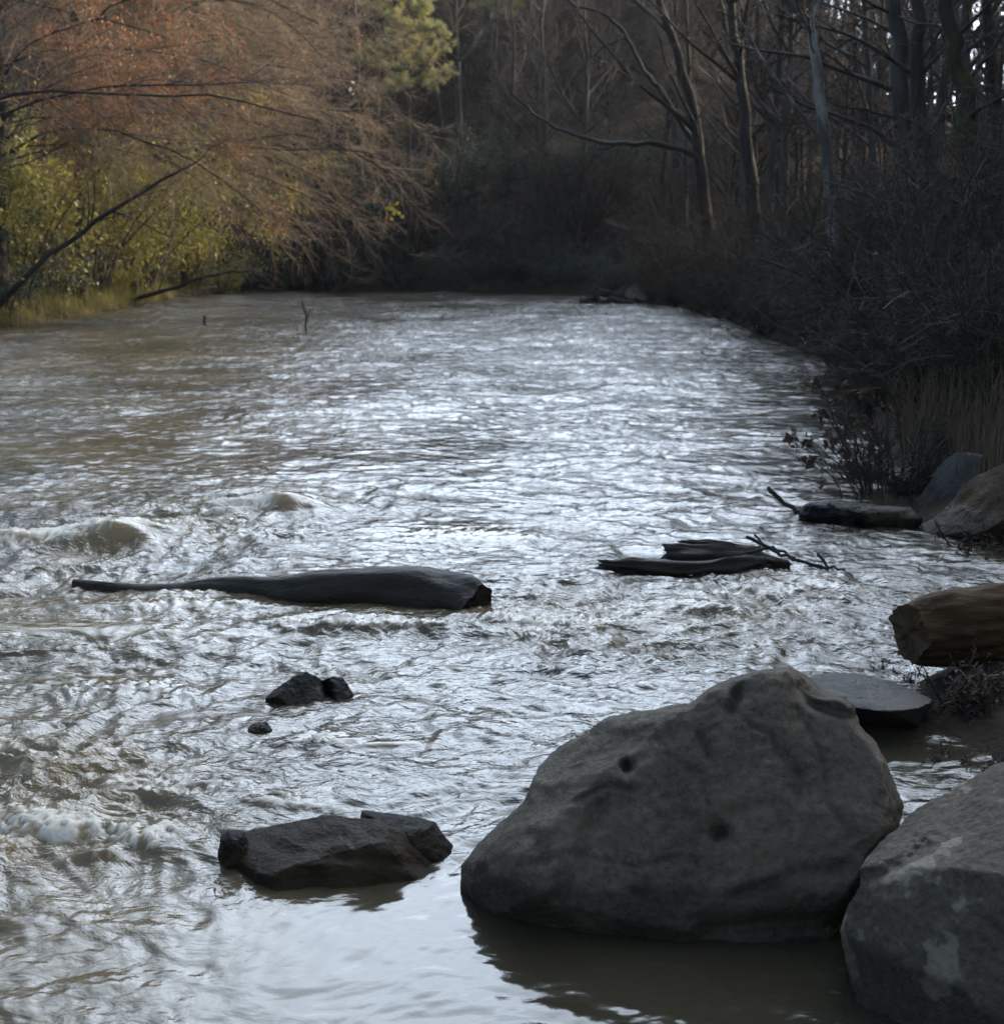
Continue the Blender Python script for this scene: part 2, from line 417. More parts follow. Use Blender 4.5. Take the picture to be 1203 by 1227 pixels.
at = wme.attributes.new('chop', 'FLOAT', 'POINT'); at.data.foreach_set('value', (np.clip(rough * .8, 0, 1.6) * (1 - still)).ravel().astype(np.float32))
at = wme.attributes.new('lit_silt', 'FLOAT', 'POINT'); at.data.foreach_set('value', np.clip(lit_silt, 0, 1).ravel().astype(np.float32))
def water_mat():
    m = bpy.data.materials.new('muddy_water'); m.use_nodes = True
    nt = m.node_tree; N = nt.nodes; L = nt.links; b = N['Principled BSDF']
    b.inputs['IOR'].default_value = 1.333; b.inputs['Specular IOR Level'].default_value = .5
    tc = N.new('ShaderNodeTexCoord')
    fa = N.new('ShaderNodeAttribute'); fa.attribute_name = 'foam'; ca = N.new('ShaderNodeAttribute'); ca.attribute_name = 'chop'
    n = N.new('ShaderNodeTexNoise'); n.inputs['Scale'].default_value = .8; n.inputs['Detail'].default_value = 4; L.new(tc.outputs['Object'], n.inputs['Vector'])
    r = N.new('ShaderNodeValToRGB'); L.new(n.outputs['Fac'], r.inputs['Fac'])
    r.color_ramp.elements[0].position = .3; r.color_ramp.elements[0].color = (.020, .017, .011, 1)
    r.color_ramp.elements[1].position = .7; r.color_ramp.elements[1].color = (.032, .027, .016, 1)
    sa = N.new('ShaderNodeAttribute'); sa.attribute_name = 'lit_silt'
    y = N.new('ShaderNodeMix'); y.data_type = 'RGBA'; L.new(sa.outputs['Fac'], y.inputs[0]); L.new(r.outputs['Color'], y.inputs[6]); y.inputs[7].default_value = (.21, .155, .082, 1)  # lit look of the mud goes into the base colour here
    x = N.new('ShaderNodeMix'); x.data_type = 'RGBA'; L.new(fa.outputs['Fac'], x.inputs[0]); L.new(y.outputs[2], x.inputs[6]); x.inputs[7].default_value = (.50, .455, .37, 1)
    L.new(x.outputs[2], b.inputs['Base Color'])
    mr = N.new('ShaderNodeMapRange'); L.new(fa.outputs['Fac'], mr.inputs['Value']); mr.inputs['To Min'].default_value = .10; mr.inputs['To Max'].default_value = .75
    L.new(mr.outputs[0], b.inputs['Roughness'])
    def bump(scale, dist, stretch, prev):
        mp = N.new('ShaderNodeMapping'); mp.inputs['Scale'].default_value = stretch; L.new(tc.outputs['Object'], mp.inputs['Vector'])
        k = N.new('ShaderNodeTexNoise'); k.inputs['Scale'].default_value = scale; k.inputs['Detail'].default_value = 4; k.inputs['Roughness'].default_value = .55; k.inputs['Distortion'].default_value = .6
        L.new(mp.outputs['Vector'], k.inputs['Vector'])
        q = N.new('ShaderNodeBump'); q.inputs['Distance'].default_value = dist; L.new(ca.outputs['Fac'], q.inputs['Strength']); L.new(k.outputs['Fac'], q.inputs['Height'])
        if prev: L.new(prev, q.inputs['Normal'])
        return q.outputs['Normal']
    nb = bump(4.6, .055, (1, 1.35, 1), None)
    nb = bump(15, .015, (1, 1.25, 1), nb)
    L.new(nb, b.inputs['Normal'])
    return m
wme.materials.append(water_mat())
tag(obj('river_water', wme), kind='structure')

# ------------------------------------------------------------------ rocks
def carve(V, C, view, marks):
    """pits and cracks: pushes the near faces in along marks given as (px, py, radius, depth) chains"""
    px, py = proj(V)
    front = (V - C) @ view < 0.05 * np.linalg.norm(V - C, axis=1)
    for chain, rad, dep in marks:
        best = np.full(len(V), 1e9)
        if len(chain) == 1: best = np.hypot(px - chain[0][0], py - chain[0][1])
        for (ax, ay), (bx, by) in zip(chain[:-1], chain[1:]):
            ex, ey = bx - ax, by - ay
            t = np.clip(((px - ax) * ex + (py - ay) * ey) / (ex * ex + ey * ey), 0, 1)
            best = np.minimum(best, np.hypot(px - ax - t * ex, py - ay - t * ey))
        V += view[None, :] * (dep * np.exp(-(best / rad) ** 2) * front)[:, None]
def rock(name, outline, centre, base_py, depth, mat, label, cat='rock', k=2.4, sub=6, seed=0, amp=.03, group=None, marks=(), cuts=(), fine=1.0, back=1.0, near=.8):
    C = P(*centre, G(centre[0], base_py)[1] + near * depth); v = C - CAM; v /= np.linalg.norm(v)
    r = np.cross(v, [0, 0, 1]); r /= np.linalg.norm(r); u = np.cross(r, v)
    pts = []
    for p in outline:
        q = ray(*p); t = ((C - CAM) @ v) / (q @ v); w = CAM + q * t - C
        pts.append((w @ r, w @ u))
    pts = np.array(pts)
    # close the outline with straight, slightly rounded edges before taking its radius by angle
    dense = np.concatenate([a + (b - a) * np.linspace(0, 1, 14, endpoint=False)[:, None] for a, b in zip(pts, np.roll(pts, -1, 0))])
    th = np.arctan2(dense[:, 1], dense[:, 0]); R = np.hypot(dense[:, 0], dense[:, 1]); o = np.argsort(th)
    th, R = th[o], R[o]
    th = np.concatenate([th - 2 * PI, th, th + 2 * PI]); R = np.concatenate([R, R, R])
    bm = bmesh.new(); bmesh.ops.create_icosphere(bm, subdivisions=sub, radius=1.0)
    S = np.array([w.co for w in bm.verts]); F = np.array([[w.index for w in f.verts] for f in bm.faces]); bm.free()
    s = np.hypot(S[:, 0], S[:, 2]); a = np.arctan2(S[:, 2], S[:, 0])
    nk = (s ** k + np.abs(S[:, 1]) ** k) ** (1 / k); s = s / nk; dy = S[:, 1] / nk
    Rr = np.interp(a, th, R)
    size = R.mean()
    dd = np.where(dy > 0, depth * back, depth)
    V = C + r * (Rr * s * np.cos(a))[:, None] + u * (Rr * s * np.sin(a))[:, None] + v * (dy * dd)[:, None]
    for nrm, off in cuts:                                   # flat fracture faces, softened
        nrm = r * nrm[0] + u * nrm[1] - v * nrm[2]; nrm /= np.linalg.norm(nrm)
        e = (V - C) @ nrm - off * size
        V -= nrm * (np.where(e > 0, e * .86, 0))[:, None]
    out = (V - C); out /= np.linalg.norm(out, axis=1, keepdims=True)
    q = (V - C) / size
    n = perlin3(q * 1.3, seed) * 1.0 + .55 * (.5 - np.abs(perlin3(q * 2.6 + 7, seed + 1)) * 2) + .30 * perlin3(q * 5.5, seed + 2) + .16 * (.5 - 2 * np.abs(perlin3(q * 11, seed + 3))) * fine + .08 * perlin3(q * 24, seed + 4) * fine
    V += out * (n * amp * size)[:, None]
    carve(V, C, v, marks)
    base = np.array([C[0], C[1], 0.0])
    o = obj(name, mesh_np(name, V - base, None, F, [mat])); o.location = base
    return tag(o, label, cat, group)

rock('boulder', [(556, 1062), (562, 1036), (581, 1009), (607, 986), (634, 962), (653, 923), (689, 893), (722, 871), (760, 854), (827, 848), (849, 831), (882, 819), (915, 809), (942, 805), (960, 818), (981, 832), (1008, 838), (1022, 850), (1025, 871), (1047, 890), (1064, 923), (1080, 967), (1076, 990), (1050, 1030), (1035, 1075), (1000, 1135), (900, 1160), (790, 1155), (680, 1140), (580, 1105)],
     (830, 985), 1112, .62, rock_grey, 'huge grey boulder with a ridged top, standing in the water at the front', k=2.5, sub=7, seed=3, amp=.042,
     cuts=[((-.42, .60, .55), .78), ((.10, .20, .95), .72)], fine=1.5,
     marks=[([(750, 918)], 8, .09), ([(868, 997), (860, 1000)], 8, .09), ([(838, 880), (850, 905)], 6, .03), ([(935, 900), (960, 930), (955, 960)], 6, .02), ([(640, 1000), (655, 1030)], 7, .02), ([(780, 870), (800, 905), (842, 930), (850, 975), (880, 1010)], 3.5, .010), ([(955, 850), (985, 905), (990, 960), (1020, 1000)], 3.5, .011), ([(620, 1040), (680, 1022), (760, 1040), (820, 1025)], 3, .016), ([(690, 960), (730, 940), (760, 948)], 3, .018), ([(900, 870), (925, 880), (930, 905)], 3, .015), ([(722, 965), (700, 1000), (690, 1040), (668, 1075)], 9, .030), ([(886, 826), (876, 850)], 7, .05), ([(958, 822), (972, 842), (1000, 852), (1022, 858)], 7, .05),
            ([(800, 1030), (860, 985), (900, 965)], 8, .016), ([(690, 925), (740, 890), (800, 880)], 12, .018), ([(880, 1075), (950, 1050), (1010, 1040)], 8, .02), ([(850, 1118), (930, 1108), (1010, 1108)], 15, .05)])
rock('boulder', [(1031, 1042), (1053, 1017), (1091, 973), (1146, 940), (1201, 910), (1260, 890), (1330, 920), (1370, 1010), (1380, 1130), (1340, 1250), (1250, 1290), (1130, 1275), (1075, 1262), (1042, 1238), (1028, 1199), (1017, 1160), (1010, 1116), (1019, 1085), (1034, 1062)],
     (1190, 1100), 1262, .46, rock_lichen, 'rounded grey boulder with pale lichen spots, at the lower right corner', k=2.5, sub=7, seed=21, amp=.03, fine=2.2,
     cuts=[((-.35, .75, .55), .66), ((-.5, -.15, .85), .74)], marks=[([(1031, 1052), (1070, 1040), (1110, 1015)], 9, .03), ([(1160, 1095), (1190, 1110)], 6, .012)])
rock('flat_rock', [(280, 1022), (290, 995), (337, 988), (386, 976), (419, 981), (450, 985), (500, 1002), (535, 1030), (552, 1048), (545, 1090), (430, 1105), (300, 1095), (285, 1060)],
     (410, 1036), 1056, .24, rock_brown, 'low brown slab of rock left of the huge boulder, its base wet', k=2.1, seed=33, amp=.055,
     cuts=[((-.15, .75, .5), .42), ((.05, .05, .95), .62), ((.6, .5, .5), .75)], marks=[([(330, 1018), (440, 1030), (530, 1040)], 7, .012)])
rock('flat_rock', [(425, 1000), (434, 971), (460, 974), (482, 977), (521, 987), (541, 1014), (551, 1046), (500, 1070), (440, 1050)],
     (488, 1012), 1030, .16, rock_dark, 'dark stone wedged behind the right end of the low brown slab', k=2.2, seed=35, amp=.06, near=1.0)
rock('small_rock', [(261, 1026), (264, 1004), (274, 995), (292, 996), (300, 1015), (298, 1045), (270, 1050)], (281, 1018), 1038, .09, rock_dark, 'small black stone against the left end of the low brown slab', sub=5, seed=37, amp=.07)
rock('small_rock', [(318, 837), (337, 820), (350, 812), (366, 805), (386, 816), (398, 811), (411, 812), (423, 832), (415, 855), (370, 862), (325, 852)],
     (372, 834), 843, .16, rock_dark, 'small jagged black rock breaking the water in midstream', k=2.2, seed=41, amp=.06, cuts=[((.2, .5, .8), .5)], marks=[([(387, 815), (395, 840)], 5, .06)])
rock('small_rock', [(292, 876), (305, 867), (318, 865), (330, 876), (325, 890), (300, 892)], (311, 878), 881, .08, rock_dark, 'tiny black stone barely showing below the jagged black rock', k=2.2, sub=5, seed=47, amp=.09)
rock('flat_rock', [(945, 830), (954, 814), (983, 807), (1024, 805), (1064, 815), (1090, 825), (1118, 840), (1100, 870), (1020, 868), (960, 858)],
     (1030, 832), 848, .36, rock_slab, 'flat grey rock awash behind the huge boulder', k=2.2, seed=53, amp=.06, near=-.12, fine=2, cuts=[((0.05, .95, .3), .19)])
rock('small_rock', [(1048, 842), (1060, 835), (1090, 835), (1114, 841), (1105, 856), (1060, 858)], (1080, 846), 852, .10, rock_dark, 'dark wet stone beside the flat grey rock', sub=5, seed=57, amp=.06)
rock('leaning_rock', [(1097, 606), (1118, 570), (1130, 551), (1147, 541), (1180, 545), (1186, 572), (1170, 600), (1150, 640), (1110, 640)],
     (1142, 592), 612, .30, rock_slab, 'tall grey slab leaning over on the right bank', k=2.8, seed=61, amp=.03, cuts=[((-.6, .3, .75), .38)])
rock('bank_rock', [(1100, 632), (1130, 612), (1150, 585), (1165, 574), (1205, 553), (1270, 560), (1300, 640), (1270, 700), (1200, 690), (1140, 655)],
     (1200, 622), 650, .42, rock_brown, 'brown rock at the water under the leaning grey slab', seed=67, amp=.035, cuts=[((-.5, .6, .6), .55)])
rock('bank_rock', [(1055, 590), (1066, 562), (1085, 556), (1105, 562), (1118, 585), (1100, 610), (1062, 606)], (1085, 583), 590, .30, rock_slab, 'bluish grey rock behind the dark low rock at the brushy bank', sub=5, seed=71, amp=.035)
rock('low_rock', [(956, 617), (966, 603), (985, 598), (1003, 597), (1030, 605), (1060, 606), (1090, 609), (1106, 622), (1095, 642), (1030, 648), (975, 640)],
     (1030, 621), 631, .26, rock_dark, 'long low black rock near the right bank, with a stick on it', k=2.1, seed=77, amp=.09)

# ------------------------------------------------------------------ driftwood
def spine_log(name, spine, mat, end_mat=None, sides=28, flat=1.0, seed=0, amp=.08, per=16, ragged=.5, parent=None, origin=None):
    """tapered log along a spine of (point, radius) with knots and lengthwise grooves; ends closed"""
    pts = np.array([s[0] for s in spine]); rad = np.array([s[1] for s in spine])
    t = np.linspace(0, len(pts) - 1, per * (len(pts) - 1) + 1); i = np.arange(len(pts))
    # smooth (Catmull-like) resample
    p = np.stack([np.interp(t, i, pts[:, c]) for c in range(3)], 1); rr = np.interp(t, i, rad)
    ker = np.ones(per) / per
    def sm(a):
        ap = np.concatenate([np.repeat(a[:1], per, 0), a, np.repeat(a[-1:], per, 0)])
        return np.convolve(ap, ker, 'same')[per:-per]
    p2 = np.stack([sm(p[:, c]) for c in range(3)], 1); p2[0], p2[-1] = p[0], p[-1]; p = p2; rr = sm(rr)
    tb = TB(); tb.tube(p, rr, sides, 0)
    V = tb.v[0]; n = len(p)
    ang = np.tile(np.arange(sides) * 2 * PI / sides, n); s = np.repeat(np.linspace(0, 1, n), sides) * np.linalg.norm(np.diff(p, axis=0), axis=1).sum()
    ctr = np.repeat(p, sides, 0); rv = V - ctr; R = np.repeat(rr, sides)
    q = np.stack([np.cos(ang) * 1.3, np.sin(ang) * 1.3, s * 1.2], 1)
    dn = perlin3(q + seed, seed) + .6 * perlin3(np.stack([np.cos(ang) * 4, np.sin(ang) * 4, s * 1.5], 1), seed + 1) + .5 * (.4 - 2 * np.abs(perlin3(np.stack([np.cos(ang) * 7, np.sin(ang) * 7, s * 2.5], 1), seed + 2)))
    arc = np.concatenate([[0], np.cumsum(np.linalg.norm(np.diff(p, axis=0), axis=1))]); Rm = rr.mean()
    z0 = arc * 0
    lump = perlin3(np.stack([arc / (5 * Rm) + seed, z0 + .3, z0 + seed * .7], 1), seed + 5)
    wave = np.stack([perlin3(np.stack([arc / (7 * Rm) + seed, z0 + c * 3.1, z0 + .5], 1), seed + 6) for c in range(3)], 1) * Rm * 2.2 * amp
    sag = perlin3(np.stack([np.cos(ang) * .8 + seed, np.sin(ang) * .8, s / (3.5 * Rm)], 1), seed + 8)
    V = ctr + np.repeat(wave, sides, 0) + rv * ((1 + amp * dn + amp * 1.8 * sag) * (1 + amp * 1.5 * np.repeat(lump, sides)))[:, None]
    V[:, 2] = ctr[:, 2] + (V[:, 2] - ctr[:, 2]) * flat
    quads = tb.q[0]; tris = []; extra = []
    re_ = np.random.default_rng(seed)
    for e, sgn in ((0, 1), (n - 1, -1)):
        tg = p[1] - p[0] if e == 0 else p[-1] - p[-2]; tg = tg / np.linalg.norm(tg) * (-1 if e == 0 else 1)
        a0 = np.arange(sides) * 2 * PI / sides
        jag = (perlin3(np.stack([np.cos(a0) * 1.6, np.sin(a0) * 1.6, a0 * 0 + seed], 1), seed + 9) * .9 + re_.normal(size=sides) * .10) * rr[e] * ragged
        sl = slice(e * sides, (e + 1) * sides)
        V[sl] += tg * jag[:, None]
        rim = V[sl].copy(); c = rim.mean(0); b = len(V) + sum(len(x) for x in extra)
        rings = [rim] + [c + (rim - c) * f + tg * (re_.normal(size=(sides, 1)) * rr[e] * .10 * ragged - rr[e] * .06) for f in (.75, .5, .25)]
        extra += rings + [c[None]]
        j = np.arange(sides); k = (j + 1) % sides; A, B = (k, j) if sgn > 0 else (j, k)
        for q_ in range(3):
            o0, o1 = b + q_ * sides, b + (q_ + 1) * sides
            tris += [np.stack([o0 + A, o0 + B, o1 + B], -1), np.stack([o0 + A, o1 + B, o1 + A], -1)]
        tris.append(np.stack([b + 3 * sides + A, b + 3 * sides + B, np.full(sides, b + 4 * sides)], -1))
    nb_tr = sum(len(x) for x in tris)
    V = np.concatenate([V] + extra)
    base = np.array(origin if origin is not None else p[len(p) // 2]) * 1.0
    if origin is None: base[2] = 0
    me = mesh_np(name, V - base, quads, np.concatenate(tris), [mat, end_mat or mat], True, None, np.ones(nb_tr, int))
    o = obj(name, me, parent)
    if parent is None: o.location = base
    return o
def sp(lst, d0, d1=None):
    n = len(lst); out = []
    for i, (px, py, r) in enumerate(lst):
        d = d0 if d1 is None else d0 + (d1 - d0) * i / (n - 1)
        p = P(px, py, d); out.append((p, r * d / F_PX))
    return out
dl = G(450, 742)[1] + .14
tag(spine_log('driftwood_log', sp([(88, 699, 5), (130, 705, 9), (170, 709, 11), (215, 709, 13), (260, 705, 15), (300, 708, 19), (340, 712, 22), (390, 708, 25), (440, 707, 27), (490, 708, 28), (525, 712, 30), (548, 717, 33), (562, 722, 34), (574, 727, 34)], G(110, 704)[1] - .02, dl + .02), wood_wet, seed=4, amp=.11, ragged=.35, sides=40),
    'long dark smooth driftwood log with a blunt end, lying across the rapids', 'log')
dp = G(860, 690)[1]
tag(spine_log('driftwood_log', sp([(726, 673, 9), (790, 679, 11), (860, 682, 12), (915, 680, 9)], dp + .05), wood_wet, seed=9, amp=.34, per=14, ragged=2.2, flat=.75), 'thin waterlogged log under the shorter grey log in the rapids', 'log', 'driftwood caught in midstream')
tag(spine_log('driftwood_log', sp([(799, 663, 11), (850, 665, 13), (900, 668, 11), (945, 674, 5)], dp + .22), wood_wet, seed=12, amp=.28, per=14, ragged=1.2, flat=.85), 'short grey log with a sawn end, on top of the thin waterlogged log', 'log', 'driftwood caught in midstream')
tag(spine_log('driftwood_plank', sp([(815, 651, 4), (860, 650, 6), (912, 658, 5)], dp + .34), wood_wet, seed=14, amp=.35, per=12, flat=.6, ragged=3), 'splintered plank lying behind the short grey log', 'driftwood', 'driftwood caught in midstream')
def snag(name, chains, d, mat, label, cat='branch'):
    tb = TB()
    for ch, r0, r1 in chains:
        pts = np.array([P(x, y, d + dd) for x, y, dd in ch]); n = len(pts)
        t = np.linspace(0, n - 1, (n - 1) * 4 + 1)
        p = np.stack([np.interp(t, np.arange(n), pts[:, c]) for c in range(3)], 1) + np.random.default_rng(int(d * 100)).normal(size=(len(t), 3)) * r0 * .5
        tb.tube(p, np.linspace(r0, r1, len(p)), 6, 0, cap=True)
    v, q, t, qm, tm = tb.arrays(); base = np.array([v[:, 0].mean(), v[:, 1].mean(), 0])
    o = obj(name, mesh_np(name, v - base, q, t, [mat], True, qm, tm)); o.location = base
    return tag(o, label, cat)
snag('dead_branch', [([(895, 643, 0), (930, 662, 0), (957, 672, -.05), (985, 679, -.05), (1013, 682, -.1), (1016, 697, -.1)], .012, .008), ([(981, 662, .1), (990, 680, 0)], .012, .009), ([(880, 668, .1), (925, 655, .05), (955, 670, 0)], .012, .008), ([(905, 640, .1), (915, 655, 0)], .008, .006), ([(957, 672, 0), (990, 684, .1)], .010, .006)], dp + .1, bark_dark, 'bare forked branch trailing off the driftwood in the rapids')
snag('stick', [([(919, 583, .1), (935, 596, .05), (955, 612, 0), (968, 618, 0)], .016, .022)], 10.6, bark_dark, 'short stick poking up from the long low black rock', 'stick')
snag('stick', [([(245, 378, 0), (246, 391, 0)], .03, .05)], G(246, 388)[1], bark_dark, 'short twig standing up in the far left water', 'stick')
snag('stick', [([(362, 360, 0), (367, 380, 0), (366, 400, 0)], .02, .03), ([(374, 368, 0), (366, 385, 0)], .015, .02)], G(366, 396)[1], bark_dark, 'thin forked twig standing up in the far open water', 'stick')
dn_ = G(760, 363)[1]
snag('snag', [([(700, 362, 0), (722, 352, 0), (745, 356, .3), (770, 362, .4)], .18, .12), ([(722, 352, 0), (716, 345, 0)], .08, .04), ([(740, 355, 0), (752, 343, .2)], .07, .03), ([(708, 364, 0), (735, 360, 0), (760, 364, 0)], .16, .1)], dn_, bark_dark, 'dark snag of driftwood at the far right water edge')
dc = 6.35
o = spine_log('cut_log', sp([(1085, 752, 36), (1112, 750, 44), (1150, 748, 45), (1210, 744, 47), (1300, 740, 49), (1420, 738, 50)], dc, dc + .25), wood_cut, wood_end, sides=72, seed=17, amp=.13, ragged=.4)
tag(o, 'thick reddish brown log with a broken end, jutting in from the right edge', 'log')

# ------------------------------------------------------------------ trees
def norm(v): return v / (np.linalg.norm(v) + 1e-9)
def limb(rng, p, d, L, n, wander, trop):
    pts = [p]; st = L / n
    for i in range(n):
        d = norm(d + rng.normal(size=3) * wander + trop * st)
        p = p + d * st; pts.append(p)
    return np.array(pts)
def grow(rng, trunk, tr, levels, twig_r=.005):
    """trunk polyline + child levels; returns [(level, pts, radii)]"""
    trunk = np.array(trunk, float)
    out = [(0, trunk, np.array(tr, float))]; cur = [(trunk, np.array(tr, float))]
    for li, lv in enumerate(levels, 1):
        nxt = []
        for pts, rad in cur:
            L0 = np.linalg.norm(np.diff(pts, axis=0), axis=1).sum()
            n = lv['n'] if isinstance(lv['n'], int) else max(1, int(lv['n'] * L0 + rng.uniform()))
            for c in range(n):
                t = rng.uniform(lv.get('t0', .25), 1.0) * (len(pts) - 1); i = min(int(t), len(pts) - 2); f = t - i
                p = pts[i] * (1 - f) + pts[i + 1] * f; tg = norm(pts[i + 1] - pts[i]); r = rad[i] * (1 - f) + rad[i + 1] * f
                side = np.cross(tg, rng.normal(size=3)) + np.array(lv.get('side', (0, 0, 0))); side = norm(side - tg * (side @ tg))
                a = lv['ang'] * rng.uniform(.7, 1.25)
                d = norm(tg * math.cos(a) + side * math.sin(a))
                L = lv.get('len', L0 * lv.get('ratio', .5)) * (1 - .5 * t / (len(pts) - 1)) * rng.uniform(.65, 1.25)
                q = limb(rng, p, d, L, lv['seg'], lv.get('wander', .12), np.array(lv.get('trop', (0, 0, 0)), float))
                r0 = max(twig_r, min(r * .65, L * lv.get('thick', .016)))
                rr = np.linspace(r0, max(twig_r * .6, r0 * .35), len(q))
                out.append((li, q, rr)); nxt.append((q, rr))
        cur = nxt
    return out
def tree_meshes(name, br, split=2, bark=None, twig=None, leaf=None, leaf_n=0, leaf_size=.07, rng=None, leaf_where=None, droop=.6, aspect=.55, base=None, sides0=9):
    a, b = TB(), TB(); base = np.zeros(3) if base is None else base
    tips = []
    for li, p, r in br:
        if li < split: a.tube(p - base, r, sides0 if li == 0 else 6, 0, cap=(li == 0))
        else:
            b.tube(p - base, r, 3, 0)
            tips.append(p[-max(1, len(p) - 1):] - base)
    mats = [twig or bark]
    if leaf_n:
        T = np.concatenate(tips)
        if leaf_where is not None: T = T[leaf_where(T + base)]
        if len(T):
            pos = T[rng.integers(0, len(T), leaf_n)] + rng.normal(size=(leaf_n, 3)) * leaf_size * 1.0
            b.leaves(pos, leaf_size, 1, rng, aspect, droop)
        mats.append(leaf)
    return a.mesh(name + '_trunk', [bark]), b.mesh(name + '_crown', mats)
def tree_thing(name, meshes, loc, label, cat='tree', group=None, rz=0, sc=1.0):
    r = empty(name, loc, rz, sc); tag(r, label, cat, group)
    obj('trunk', meshes[0], r); obj('crown', meshes[1], r)
    return r
def up_trunk(rng, h, r, n=9, lean=(0, 0), wob=.03):
    z = np.linspace(0, 1, n); p = np.stack([lean[0] * h * z, lean[1] * h * z, h * z], 1)
    p[1:, :2] += np.cumsum(rng.normal(size=(n - 1, 2)) * wob * h / n * 2, 0)
    p[0, 2] = -.4
    rad = r * (1 - .85 * z); rad[0] *= 1.35
    return p, rad
def traced(pxs, d, r0, r1, base_drop=.5):
    """trunk standing at distance d that leans and bends as the photographed one does"""
    p = np.array([P(x, y, d + (e[0] if e else 0)) for x, y, *e in pxs]); n = len(p)
    t = np.linspace(0, n - 1, (n - 1) * 3 + 1)
    q = np.stack([np.interp(t, np.arange(n), p[:, c]) for c in range(3)], 1)
    q[1:-1] += np.random.default_rng(int(abs(pxs[0][0]))).normal(size=(len(q) - 2, 3)) * .03
    g0 = tz(q[0, 0], q[0, 1])
    if q[0, 2] > g0 - .2:
        dd = q[0] - q[1]; dd /= np.linalg.norm(dd); dd[2] = min(dd[2], -.45)
        q = np.concatenate([[q[0] + dd * ((q[0, 2] - g0 + .3) / -dd[2])], q])
    return q, np.linspace(r0, r1, len(q))

LV_BARE = [dict(n=15, t0=.3, ang=.85, ratio=.38, seg=7, wander=.10, trop=(0, 0, .10), thick=.018),
           dict(n=10, t0=.15, ang=.75, ratio=.45, seg=5, wander=.12, trop=(0, 0, .06)),
           dict(n=8, t0=.1, ang=.7, ratio=.5, seg=3, wander=.15, trop=(0, 0, .05))]
def bare_proto(seed, h, r, lean=(0, 0), twig=twig_brown, bark=bark_grey, lv=LV_BARE, **kw):
    rg = np.random.default_rng(seed); p, rad = up_trunk(rg, h, r, lean=lean)
    return tree_meshes('bare_tree', grow(rg, p, rad, lv), bark=bark, twig=twig, rng=rg, **kw)

# --- left bank: wide spreading trees leaning out over the river, in the sun
clump = lambda T: perlin3(T * .55, 9) > .12
LV_LEFT = [dict(n=26, t0=.28, ang=.95, len=10.5, seg=12, wander=.11, side=(1.3, -.25, .1), trop=(.05, 0, -.075), thick=.0045),
           dict(n=17, t0=.12, ang=.65, ratio=.36, seg=7, wander=.15, side=(.3, 0, -.1), trop=(.10, 0, -.14), thick=.006),
           dict(n=19, t0=.06, ang=.65, ratio=.46, seg=4, wander=.16, trop=(.08, 0, -.14), thick=.006)]
def left_tree(seed, px, d, h, r, twig, label, leaf=None, leaf_n=0, where=None, lv=None, name='spreading_tree', lean=(.02, 0), bark=bark_dark, size=.085):
    rg = np.random.default_rng(seed); x = (px - CX) / F_PX * d; b = np.array([x, d, tz(x, d)])
    p, rad = up_trunk(rg, h, r, 11, lean, .03); p = p + b
    br = [b_ for b_ in grow(rg, p, rad, lv or LV_LEFT, .0065) if b_[0] == 0 or b_[1][:, 2].min() > .7]
    ms = tree_meshes(name, br, bark=bark, twig=twig, leaf=leaf, leaf_n=leaf_n, leaf_size=size, rng=rg, leaf_where=where, base=b)
    return tree_thing(name, ms, b, label)
def pxwhere(f):
    def w(T):
        x, y = proj(T); return f(x, y)
    return w
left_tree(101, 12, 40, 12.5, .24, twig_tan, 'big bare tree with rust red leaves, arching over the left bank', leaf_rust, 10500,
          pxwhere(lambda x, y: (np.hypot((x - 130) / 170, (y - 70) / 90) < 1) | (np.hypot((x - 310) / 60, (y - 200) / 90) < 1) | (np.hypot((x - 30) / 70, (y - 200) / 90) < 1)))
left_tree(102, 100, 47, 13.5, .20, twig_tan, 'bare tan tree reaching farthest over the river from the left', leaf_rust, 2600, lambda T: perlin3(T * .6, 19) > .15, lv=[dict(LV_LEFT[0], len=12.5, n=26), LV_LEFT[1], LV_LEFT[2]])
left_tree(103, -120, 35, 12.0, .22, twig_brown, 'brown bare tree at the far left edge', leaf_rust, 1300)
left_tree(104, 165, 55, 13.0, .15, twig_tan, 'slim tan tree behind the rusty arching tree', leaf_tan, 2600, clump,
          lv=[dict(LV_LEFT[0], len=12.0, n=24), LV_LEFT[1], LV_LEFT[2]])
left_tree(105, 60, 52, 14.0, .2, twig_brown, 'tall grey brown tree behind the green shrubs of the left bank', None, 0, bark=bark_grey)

left_tree(106, 225, 64, 16.0, .17, twig_tan, 'tall tan tree farthest along the left bank', leaf_tan, 2600, clump, lv=[dict(LV_LEFT[0], len=13.5, n=28), LV_LEFT[1], LV_LEFT[2]])
